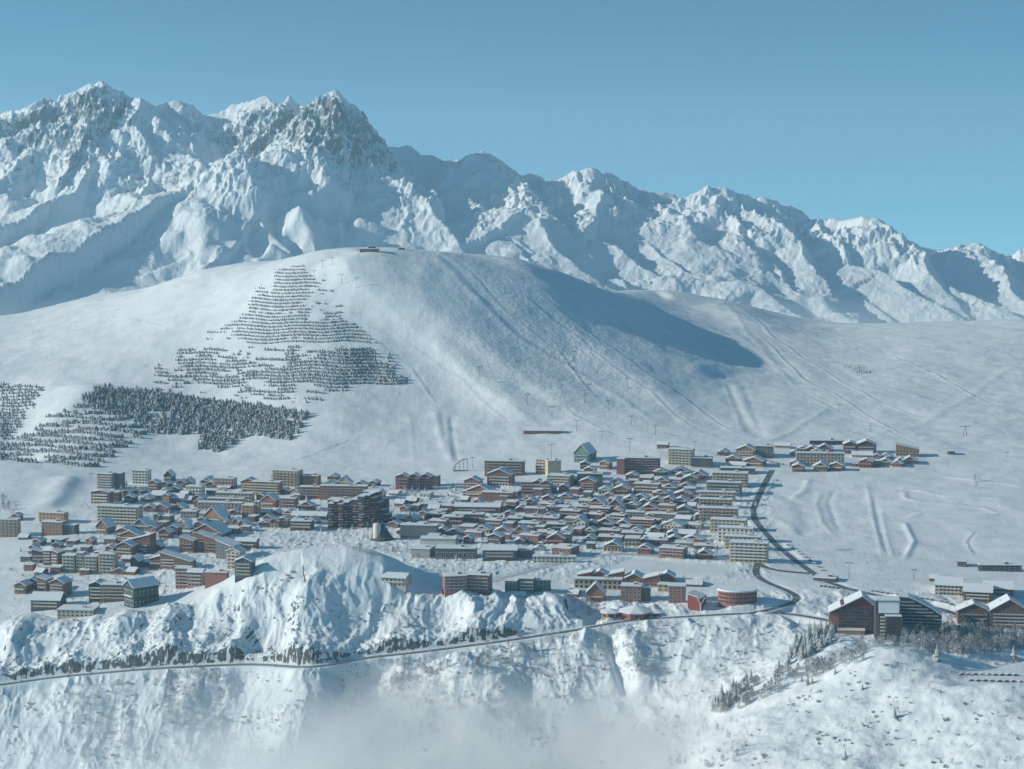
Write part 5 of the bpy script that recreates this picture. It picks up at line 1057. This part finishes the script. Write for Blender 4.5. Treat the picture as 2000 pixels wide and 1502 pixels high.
for P_, n_ in (([(130, 1340), (240, 1330), (260, 1480), (150, 1490)], 60), ([(300, 1320), (430, 1310), (420, 1430), (320, 1430)], 60), ([(400, 1400), (560, 1380), (540, 1500), (380, 1500)], 40), ([(640, 1400), (700, 1320), (900, 1330), (880, 1440)], 70), ([(1150, 1220), (1290, 1215), (1300, 1330), (1180, 1320)], 50), ([(1000, 1240), (1190, 1235), (1180, 1330), (1020, 1340)], 40), ([(1380, 1290), (1480, 1220), (1500, 1260), (1400, 1330)], 14), ([(1280, 1420), (1480, 1400), (1450, 1500), (1250, 1500)], 40)):
    grove('bare', P_, int(n_ * 2.6), 2.5, 6.5, 'small bare frosted bush tree on the front slope', 'bush trees on the front slopes')
QUEUE.sort(key=lambda q: -q[0])
for q in QUEUE[:290]: tree('bare', 0, 0, q[4], q[5], q[6], rt, 'now', pos=q[1:4])
r = np.random.default_rng(77); VV = []
for q in QUEUE[290:]:
    me = TREE['bare'][r.integers(5)][0]; a = np.empty(len(me.vertices) * 3, np.float32); me.vertices.foreach_get('co', a); a = a.reshape(-1, 3); a = a.reshape(-1, 4, 3)[::2]
    w_ = q[4] * r.uniform(1, 1.5); t = r.random() * 6.28; xx = a[..., 0] * math.cos(t) - a[..., 1] * math.sin(t); yy = a[..., 0] * math.sin(t) + a[..., 1] * math.cos(t)
    VV.append(np.stack([xx * w_ + q[1], yy * w_ + q[2], a[..., 2] * q[4] + q[3] - .2], -1).reshape(-1, 3))
V = np.concatenate(VV); tag(link('bare_thicket', np_mesh('bare_thicket', V, np.arange(len(V)).reshape(-1, 4), [M_TWIG])), 'thickets of small bare frosted trees on the lower slopes', 'thicket', kind='stuff')
# --- plantation on the hill: rows along the contour, one object
def plantation(name, seed, label_kind='stuff'):
    r = np.random.default_rng(seed); pts = []
    Z1 = [(590, 515), (640, 560), (662, 612), (705, 640), (748, 674), (402, 670), (470, 602), (520, 560), (560, 525)]
    Z2_ = [(375, 680), (500, 678), (740, 685), (797, 747), (680, 752), (690, 765), (600, 790), (285, 762), (330, 715)]
    Z3 = [(187, 756), (300, 768), (420, 784), (607, 808), (565, 860), (482, 850), (430, 884), (383, 880), (400, 850), (290, 846), (215, 812), (160, 786)]
    Z4 = [(160, 786), (215, 812), (290, 846), (265, 862), (200, 905), (170, 922), (0, 905), (0, 862), (60, 848), (95, 815)]
    Z5 = [(0, 750), (86, 756), (60, 800), (30, 846), (0, 862)]
    def dens(px, py, zone):
        n = fbm(np.array([px / 48.]), np.array([py / 7.]), 3, 7)[0] * 1.7 + fbm(np.array([px / 110.]), np.array([py / 60.]), 2, 17)[0] * 1.1
        if zone == 1: core = 1.0 * math.exp(-((px - 545 - (py - 600) * -.35) / 52) ** 2); rgt = 1 if (px > 590 and py > 628) else 0; return .34 + .8 * core + .75 * rgt + n * .5
        if zone == 2: return .72 + n * 1.0 + (.5 if px > 560 and py < 752 else 0) - (.5 if py > 752 else 0)
        if zone == 3: return .92 + n * .55 - (.5 if (px < 330 and py > 800 - 0 and n < 0) else 0)
        if zone == 4: return .78 + n * .8
        return .9 + n * .4
    for zone, P, rs_, ts, hh in ((1, Z1, 6.4, 1.6, (1.8, 3.8)), (2, Z2_, 6.4, 1.7, (2.2, 5.0)), (3, Z3, 4.4, 3.2, (4.0, 10.5)), (4, Z4, 10.0, 1.9, (3.0, 7.0)), (5, Z5, 6.0, 3.2, (3.0, 6.5))):
        ys = [p[1] for p in P]; xs = [p[0] for p in P]; y = min(ys)
        while y < max(ys):
            x = min(xs)
            while x < max(xs):
                tilt = (x - 300) * .055 if zone == 4 else (x - 400) * .02 if zone == 3 else 0
                xx, yy = x + r.uniform(-1.6, 1.6), y + tilt + r.uniform(-.9, .9) * (1.8 if zone == 3 else .45) + 1.6 * math.sin(x / 50 + y / 40) + 1.5 * math.sin(x / 17 + y)
                ex_ = 16 * math.sin(yy * .9 + xx * .02) * (zone in (1, 2)) + 7 * perlin(np.array([xx / 9.]), np.array([yy / 9.]), 8)[0]
                if in_poly(xx + ex_, yy + ex_ * .3, P) and (r.random() if zone in (3, 5) else .48 + r.uniform(-.14, .14)) < dens(xx, yy, zone): pts.append((xx, yy, r.uniform(*hh), zone))
                x += ts
            y += rs_
    return pts
PTS = plantation('x', 5)
W_ = np.array([hit(p[0], p[1], 2600) for p in PTS]); HH = np.array([p[2] for p in PTS])
size = HH / W_[:, 1]; order = np.argsort(-size); ncon = sum(1 for o in bpy.data.objects if o.parent is None and o.name.startswith('conifer')); NI = max(0, 296 - ncon)
print('plantation', len(PTS), 'individual', NI, 'conifers', ncon)
zl = {1: 'small conifer in the upper triangle of the hillside forest', 2: 'snowy conifer in the middle band of the hillside plantation', 3: 'tall conifer in the lower block of the hillside forest', 4: 'conifer in the terrace rows at the left foot of the hill', 5: 'conifer in the shaded hollow at the left picture edge'}
for i in order[:NI]:
    tree('conifer', 0, 0, HH[i] * 1.12, zl[PTS[i][3]], 'largest conifers of the hillside plantation', rt, pos=tuple(W_[i]))
def low_conifers(idx):
    ks = 5; tiers = [(.05, .30, .55), (.30, .21, .80), (.58, .13, 1.02)]; r = np.random.default_rng(2); V = []; F = []; base = 0
    n = len(idx); P = W_[idx]; h = HH[idx]; VV = []; FF = []
    for (z0, rad, z1) in tiers:
        ang = r.random((n, 1)) * 6.28 + np.arange(ks)[None, :] * 2 * np.pi / ks; rr_ = rad * h[:, None] * r.uniform(.7, 1.35, (n, ks)) * r.uniform(1.1, 1.9, (n, 1))
        ring = np.stack([P[:, 0:1] + rr_ * np.cos(ang), P[:, 1:2] + rr_ * np.sin(ang), P[:, 2:3] + h[:, None] * (z0 + r.uniform(-.05, .05, (n, ks)))], -1)
        tip = np.stack([P[:, 0], P[:, 1], P[:, 2] + h * z1], -1)[:, None, :]
        blk = np.concatenate([ring, tip], 1); VV.append(blk.reshape(-1, 3)); b0 = base + np.arange(n)[:, None] * (ks + 1)
        a = np.arange(ks)[None, :]; FF.append(np.stack([b0 + a, b0 + (a + 1) % ks, b0 + ks + 0 * a], -1).reshape(-1, 3)); base += n * (ks + 1)
    return np.concatenate(VV), np.concatenate(FF)
V, F = low_conifers(order[NI:])
tag(link('conifer_plantation', np_mesh('conifer_plantation', V, F, [M_PLANT])), 'countless small snowy conifers in contour rows on the hillside', 'forest', kind='stuff')
# --- frosted scrub on the front slopes and among the houses
def scrub(n, seed):
    r = np.random.default_rng(seed); X_ = []; 
    P = []; zones = [([(0, 1215), (300, 1195), (560, 1110), (800, 1190), (1150, 1200), (1000, 1250), (600, 1300), (0, 1335)], .20), ([(0, 1345), (560, 1315), (1000, 1262), (1400, 1215), (1560, 1230), (1400, 1360), (1250, 1500), (0, 1500)], .46),
             ([(1400, 1470), (1600, 1330), (1760, 1285), (2000, 1345), (2000, 1500), (1350, 1500)], .14), ([(20, 1080), (200, 1060), (330, 1150), (200, 1190), (20, 1200)], .06), ([(180, 960), (900, 950), (1480, 960), (1480, 1080), (820, 1090), (200, 1050)], .14)]
    rr_ = random.Random(seed)
    for Q, f in zones:
        for x, y in scatter(Q, int(n * f), rr_):
            c = fbm(np.array([x / 60.]), np.array([y / 34.]), 4, 3, .6)[0]
            if c > .14 or rr_.random() < .03: P.append(hit(x, y))
    return np.array(P)
SC = scrub(4200, 4)
r = np.random.default_rng(9); n = len(SC); nb = 12; hs_ = r.uniform(.7, 2.6, n)
az = r.random((n, nb)) * 6.28; rad = hs_[:, None] * r.uniform(.3, 1.1, (n, nb)); top = hs_[:, None] * r.uniform(.5, 1.2, (n, nb)); wd = hs_[:, None] * .16; q = r.random((n, nb)) * 6.28
c0 = np.stack([SC[:, None, 0] + .3 * rad * np.cos(az), SC[:, None, 1] + .3 * rad * np.sin(az), SC[:, None, 2] - .3 + 0 * az], -1)
c2 = np.stack([SC[:, None, 0] + rad * np.cos(az), SC[:, None, 1] + rad * np.sin(az), SC[:, None, 2] + top], -1); mid = (c0 + c2) / 2 + np.array([0, 0, .2])
off_ = np.stack([wd * np.cos(q), wd * np.sin(q), 0 * q], -1)
V = np.stack([c0, mid - off_, c2, mid + off_], 2).reshape(-1, 3); F = np.arange(len(V)).reshape(-1, 4)
tag(link('frosted_scrub', np_mesh('frosted_scrub', V, F, [M_TWIG])), 'frosted low scrub scattered over the cliffs and slopes', 'scrub', kind='stuff')
# ------------------------------------------------------------------ lift pylons and masts
def pyl(h, arm, seg=6, thick=.35):
    b = MB(); b.tube((0, 0, -2), (0, 0, h), thick, thick * .6, seg); a = MB()
    if arm: a.box(-arm, arm, -.25, .25, h - .3, h + .2); a.box(-arm - .5, -arm + .5, -.8, .8, h - .8, h - .35); a.box(arm - .5, arm + .5, -.8, .8, h - .8, h - .35)
    return b, a
PY = [(1077, 900, 868, 1), (1230, 884, 856, 1), (1357, 880, 862, 1), (923, 914, 893, 1), (1658, 1132, 1098, 1), (1785, 1132, 1112, 1), (1030, 792, 770, 1), (1078, 816, 794, 1), (1126, 842, 820, 1), (1176, 864, 842, 1), (1142, 786, 762, 1), (1188, 802, 782, 1), (1226, 758, 738, 1), (1233, 832, 812, 1), (1280, 850, 830, 1), (1068, 666, 648, 1), (1120, 706, 686, 1), (1150, 770, 750, 1), (1008, 616, 600, 1), (1328, 811, 795, 1), (1097, 762, 742, 1), (980, 766, 746, 1), (937, 736, 716, 1), (1012, 726, 706, 1), (1057, 746, 726, 1), (614, 546, 528, 1), (701, 508, 488, 1), (667, 556, 536, 1), (697, 562, 542, 1), (630, 524, 509, 1), (650, 517, 503, 1), (429, 520, 511, 1), (179, 935, 925, 1), (1967, 893, 883, 1), (1700, 845, 830, 1), (1640, 800, 790, 1)]
for i, (px, b0, t0, ar) in enumerate(PY):
    x, y, z = hit(px, b0); h = (b0 - t0) * y / FPX; e = empty('lift_pylon', (x, y, z)); b, a = pyl(h, 2.2 if h < 14 else 3.4, thick=.30); b.build('mast', [M_METAL], e); a.build('crossarm', [M_METAL], e)
    big = i < 6; nn = min([l for l in LM], key=lambda l: math.hypot(l['cx'] - px, 2 * (l['base'] - b0)))
    tag(e, ['tall T shaped lift pylon behind the cream tower with blank wall', 'tall T shaped lift pylon above the long dark brown hotel', 'T shaped lift pylon rising behind the yellow cream tower', 'T shaped lift pylon beside the chairlift arch', 'tall T shaped lift pylon beside the bend of the main street', 'T shaped lift pylon left of the white cable car station'][i] if big else 'thin dark lift pylon on the open white hillside', 'pylon', None if big else 'thin lift pylons on the hillside')
e_ = hit(1885, 852); e = empty('lift_pylon', e_); b = MB(); b.tube((-2.6, 0, -2), (-.8, 0, 13), .4, .25); b.tube((2.6, 0, -2), (.8, 0, 13), .4, .25); b.build('leg', [M_METAL], e); b = MB(); b.box(-7, 7, -.5, .5, 13, 13.6); b.build('crossarm', [M_METAL], e)
tag(e, 'wide armed cable car pylon on two legs at the far right', 'pylon')
MS = [(854, 1108, 1070), (1033, 1112, 1086), (907, 1128, 1092), (1017, 1100, 1076), (812, 976, 952), (783, 990, 966), (770, 998, 972), (719, 1052, 1030), (833, 972, 950), (1191, 1110, 1085), (1540, 1320, 1292), (1515, 1330, 1298)]
for i, (px, b0, t0) in enumerate(MS):
    x, y, z = hit(px, b0); h = (b0 - t0) * y / FPX; e = empty('lamp_post', (x, y, z)); b = MB(); b.tube((0, 0, -1.5), (0, 0, h), .22, .14); b.build('mast', [M_METAL], e); b = MB(); b.box(-.2, 1.6, -.2, .2, h, h + .25); b.build('lamp_head', [M_METAL], e)
    tag(e, 'tall thin floodlight mast in the village', 'lamp post', 'tall floodlight masts in the village')
# chairlift arch: row of frames in a curve
e_ = hit(905, 920); e = empty('chairlift_arch', e_); m = e_[1] / FPX; pr = [(-20, 2), (-16, 12), (-8, 19), (0, 23), (8, 24)]
b = MB()
for (ax, az_), (bx, bz_) in zip(pr[:-1], pr[1:]): b.tube((ax*m, 0, az_*m), (bx*m, 0, bz_*m), .55)
b.build('beam', [M_METAL], e)
for ax, az_ in pr[1:]: b = MB(); b.tube((ax*m, 0, -2), (ax*m, 0, az_*m), .25); b.build('leg', [M_METAL], e)
b = MB(); b.box(-20*m, 10*m, -1, 5, -.5, .6); b.build('platform', [MW['brown']], e); tag(e, 'curved chairlift loading arch of steel frames left of the long brown hotel block', 'ski lift')
# piste marker poles
b = MB(); b.tube((0, 0, -.5), (0, 0, 2.2), .28, .28, 5); PMK = b.mesh('piste_marker', [mat_plain('orange_marker', (.55, .13, .06))])
for ln in ([(880, 640), (1000, 712), (1100, 765), (1190, 812), (1290, 856)], [(1000, 640), (1120, 720), (1200, 775)]):
    Q = np.array(ln, float); d = np.concatenate([[0], np.cumsum(np.hypot(*np.diff(Q, axis=0).T))])
    for s_ in np.arange(6, d[-1], 21):
        x, y, z = hit(np.interp(s_, d, Q[:, 0]), np.interp(s_, d, Q[:, 1])); o = link('piste_marker', PMK, None, (x, y, z)); tag(o, 'orange piste marker pole on the hillside', 'marker', 'orange piste markers down the hillside')
# ------------------------------------------------------------------ parked cars
CARC = {'white': (.7, .7, .7), 'grey': (.25, .26, .28), 'dark': (.04, .045, .05), 'red': (.35, .04, .03), 'blue': (.06, .12, .25)}
def car_meshes(nm, col):
    b = MB(); b.box(-2.1, 2.1, -.85, .85, .3, .85); b.prism([(-1.6, .853), (1.2, .853), (.7, 1.38), (-1.3, 1.38)], -.76, .76); c = MB(); c.prism([(-1.63, .93), (1.25, .93), (.76, 1.30), (-1.34, 1.30)], -.78, .78)
    s = MB(); s.box(-1.4, .8, -.8, .8, 1.383, 1.75); s.box(1.1, 2.12, -.86, .86, .853, 1.1); s.box(-2.12, -1.62, -.86, .86, .853, 1.1)
    return [('body', b.mesh('body', [mat_plain(nm + '_car_paint', col, .3, .1)])), ('window_band', c.mesh('window_band', [M_GLASS])), ('snow_cover', s.mesh('snow_cover', [M_SNOW]))]
wm_ = MB(); wm_.lathe([(.02, -.1), (.33, -.1), (.33, .1), (.02, .1)], 10); wm_.v = [(x, z, y + .33) for x, y, z in wm_.v]; WHL = wm_.mesh('wheel', [M_METAL])
CM = {k: car_meshes(k, v) for k, v in CARC.items()}
def car(px, py, rz, label, group, k=None):
    x, y, z = hit(px, py); k = k or rt.choice(list(CM)); e = empty('parked_car', (x, y, z + .15), rz)
    for nm, me in CM[k]: link(nm, me, e)
    for a, c in ((-1.3, -.8), (1.3, -.8), (-1.3, .8), (1.3, .8)): link('wheel', WHL, e, (a, c, 0))
    tag(e, label.replace('CAR', k + ' car'), 'car', group)
def row(pts, n, rz, label, group, jit=.4):
    Q = np.array(pts, float); d = np.concatenate([[0], np.cumsum(np.hypot(*np.diff(Q, axis=0).T))])
    for i in range(n):
        s_ = d[-1] * (i + .5) / n + rt.uniform(-jit, jit); car(np.interp(s_, d, Q[:, 0]), np.interp(s_, d, Q[:, 1]) + rt.uniform(-.3, .3), rz + rt.uniform(-.1, .1), label, group)
row([(1518, 935), (1498, 962), (1486, 990)], 7, 1.2, 'snow topped CAR parked beside the upper main street', 'cars along the upper main street')
row([(1535, 1062), (1575, 1090), (1612, 1118)], 9, -.8, 'snow topped CAR parked beside the lower main street', 'cars along the lower main street')
row([(1700, 1155), (1780, 1166), (1850, 1178), (1890, 1194)], 20, -.25, 'snowy CAR in the row before the cable car station', 'cars before the cable car station')
row([(1720, 1170), (1790, 1184), (1840, 1196)], 12, -.25, 'snowy CAR in the row behind the lower right hotels', 'cars behind the lower right hotels')
row([(1872, 1318), (1990, 1320)], 9, .2, 'snowy CAR in the back row of the right car park', 'cars in the right car park, back row')
row([(1890, 1330), (2000, 1333)], 8, .2, 'snowy CAR in the front row of the right car park', 'cars in the right car park, front row')
row([(1050, 972), (1150, 972)], 12, .3, 'snow topped CAR parked below the square red chalet hotel', 'cars in the village car park')
row([(1495, 900), (1530, 908)], 7, .5, 'snowy CAR at the top of the main street', 'cars at the top of the street')
row([(1600, 1145), (1640, 1150)], 5, .3, 'snow topped CAR below the bend of the main street', 'cars below the street bend')
# ------------------------------------------------------------------ skiers: one skinned body, shared
def skier_mesh(nm, jacket):
    V = [(0, 0, .92), (0, .04, 1.15), (0, .02, 1.42), (0, 0, 1.55), (0, -.02, 1.68), (.2, 0, 1.40), (.33, -.18, 1.18), (.34, -.40, 1.08), (-.2, 0, 1.40), (-.33, -.18, 1.18), (-.34, -.40, 1.08), (.12, 0, .88), (.15, -.10, .5), (.15, .03, .1), (-.12, 0, .88), (-.15, -.10, .5), (-.15, .03, .1), (.15, -.14, .05), (-.15, -.14, .05)]
    E = [(0, 1), (1, 2), (2, 3), (3, 4), (2, 5), (5, 6), (6, 7), (2, 8), (8, 9), (9, 10), (0, 11), (11, 12), (12, 13), (0, 14), (14, 15), (15, 16), (13, 17), (16, 18)]
    Rr = [.17, .18, .19, .08, .12, .09, .07, .06, .09, .07, .06, .12, .10, .08, .12, .10, .08, .06, .06]
    me = bpy.data.meshes.new(nm); me.from_pydata(V, E, []); o = bpy.data.objects.new(nm, me); C.objects.link(o); o.modifiers.new('s', 'SKIN'); o.modifiers.new('u', 'SUBSURF').levels = 1
    for i, v in enumerate(me.skin_vertices[0].data): v.radius = (Rr[i], Rr[i]); v.use_root = i == 0
    dg = bpy.context.evaluated_depsgraph_get(); me2 = bpy.data.meshes.new_from_object(o.evaluated_get(dg)); bpy.data.objects.remove(o); me2.name = nm
    me2.materials.clear(); me2.materials.append(mat_plain(nm + '_cloth', jacket)); return me2
SK = [skier_mesh('person', c) for c in ((.03, .03, .04), (.30, .04, .04), (.05, .09, .22))]; SKN = ['dark', 'red', 'blue']
b = MB(); b.box(.09, .19, -.9, .8, 0, .04); b.box(-.19, -.09, -.9, .8, 0, .04); SKI = b.mesh('skis', [M_METAL])
def skier(px, py, where, group):
    x, y, z = hit(px, py); i = rt.randrange(3); e = empty('person', (x, y, z + .05), rt.random() * 6.28); link('body', SK[i], e); link('skis', SKI, e); tag(e, f'skier in {SKN[i]} clothing standing {where}', 'person', group)
for k in range(12): skier(1636 + k * 2.6 + rt.uniform(-1, 1), 1075 + rt.uniform(-1, 1), 'in the line on the nursery slope', 'skiers lined up on the nursery slope')
for k in range(16): skier(rt.uniform(1670, 1760), rt.uniform(1076, 1100), 'at the foot of the drag lifts', 'skiers at the foot of the drag lifts')
for k in range(14): skier(rt.uniform(1560, 1800), rt.uniform(940, 1060), 'on the wide slope right of the village', 'skiers on the wide right slope')
for k in range(12): t = rt.random(); skier(950 + 330 * t + rt.uniform(-8, 8), 700 + 150 * t + rt.uniform(-8, 8), 'on the long piste down the hill', 'skiers on the long hill piste')
# snow making bench / fences on the nursery slope
e_ = hit(1545, 1040)
# ------------------------------------------------------------------ haze
def box_mesh(name, a, b, mat):
    (x0, y0, z0), (x1, y1, z1) = a, b
    V = np.array([(x0,y0,z0),(x1,y0,z0),(x1,y1,z0),(x0,y1,z0),(x0,y0,z1),(x1,y0,z1),(x1,y1,z1),(x0,y1,z1)])
    F = np.array([(0,3,2,1),(4,5,6,7),(0,1,5,4),(1,2,6,5),(2,3,7,6),(3,0,4,7)]); return np_mesh(name, V, F, [mat])
hz = bpy.data.materials.new('haze_air'); hz.use_nodes = True; t_ = hz.node_tree; t_.nodes.clear()
pv = t_.nodes.new('ShaderNodeVolumePrincipled'); om = t_.nodes.new('ShaderNodeOutputMaterial')
pv.inputs['Color'].default_value = (.56, .79, .94, 1); pv.inputs['Density'].default_value = 3.8e-5; pv.inputs['Anisotropy'].default_value = .3
t_.links.new(pv.outputs[0], om.inputs['Volume'])
tag(link('haze', box_mesh('haze', (-10000, -300, -1090), (10000, 20500, 830), hz)), kind='stuff')

# valley mist lying in the gully below the cliff road
mi = bpy.data.materials.new('valley_mist'); mi.use_nodes = True; t_ = mi.node_tree; t_.nodes.clear()
k = N.__new__(N); k.m = mi; k.t = t_
pv = t_.nodes.new('ShaderNodeVolumePrincipled'); om = t_.nodes.new('ShaderNodeOutputMaterial'); p = k.pos()
pv.inputs['Color'].default_value = (1, 1, 1, 1); pv.inputs['Anisotropy'].default_value = .2
sp_ = k.n('ShaderNodeSeparateXYZ'); k.l(p, sp_.inputs[0])
n1 = k.noise(.017, 7, .62, p)
top = k.n('ShaderNodeMapRange', interpolation_type='SMOOTHSTEP'); k.l(k.math('ADD', sp_.outputs[2], k.math('MULTIPLY', k.math('SUBTRACT', n1, .5), 70.0)), top.inputs[0])
for i, v in ((1, -30.0), (2, -88.0), (3, 0.0), (4, 1.0)): top.inputs[i].default_value = v
lf = k.n('ShaderNodeMapRange', interpolation_type='SMOOTHSTEP'); k.l(sp_.outputs[0], lf.inputs[0])
for i, v in ((1, -300.0), (2, -80.0), (3, .15), (4, 1.0)): lf.inputs[i].default_value = v
pf = k.n('ShaderNodeMapRange'); k.l(n1, pf.inputs[0])
for i, v in ((1, .43), (2, .60), (3, 0.04), (4, 1.0)): pf.inputs[i].default_value = v
dn = k.math('MULTIPLY', k.math('MULTIPLY', k.math('MULTIPLY', top.outputs[0], pf.outputs[0]), lf.outputs[0]), .042)
k.l(dn, pv.inputs['Density']); k.l(pv.outputs[0], om.inputs['Volume'])
tag(link('valley_mist', box_mesh('valley_mist', (-420, 1380, -300), (330, 1880, -8), mi)), 'thin mist lying in the valley below the cliff road', 'mist', kind='stuff')
S.cycles.volume_bounces = 4; S.cycles.volume_step_rate = 1.0; S.cycles.volume_max_steps = 256

m2 = bpy.data.materials.new('distant_mist'); m2.use_nodes = True; t_ = m2.node_tree; t_.nodes.clear()
pv = t_.nodes.new('ShaderNodeVolumePrincipled'); om = t_.nodes.new('ShaderNodeOutputMaterial'); pv.inputs['Color'].default_value = (.9, .95, 1, 1); pv.inputs['Density'].default_value = 3e-4
t_.links.new(pv.outputs[0], om.inputs['Volume'])
tag(link('distant_mist', box_mesh('distant_mist', (-2600, 5700, -331), (2800, 8250, -125), m2)), 'pale mist lying behind the snow plateau at the foot of the mountains', 'mist', kind='stuff')
# things that still share a label: told apart by their order in the photograph
ON = ['', 'first', 'second', 'third', 'fourth', 'fifth', 'sixth', 'seventh', 'eighth', 'ninth', 'tenth', 'eleventh', 'twelfth', 'thirteenth', 'fourteenth', 'fifteenth', 'sixteenth', 'seventeenth', 'eighteenth', 'nineteenth']
TN = ['', '', 'twent', 'thirt', 'fort', 'fift', 'sixt', 'sevent', 'eight', 'ninet']
def ordw(n):
    if n >= 100: return 'one-hundred-' + (ordw(n - 100) if n > 100 else 'th')
    if n < 20: return ON[n]
    return TN[n // 10] + ('ieth' if n % 10 == 0 else 'y-' + ON[n % 10])
same = {}
for o in bpy.data.objects:
    if o.parent is None and o.get('label'): same.setdefault(o['label'], []).append(o)
for lab, os_ in same.items():
    if len(os_) > 1:
        os_.sort(key=lambda o: o.location.x / o.location.y)
        for i, o in enumerate(os_): o['label'] = f'{lab}, {ordw(i + 1)} from left'
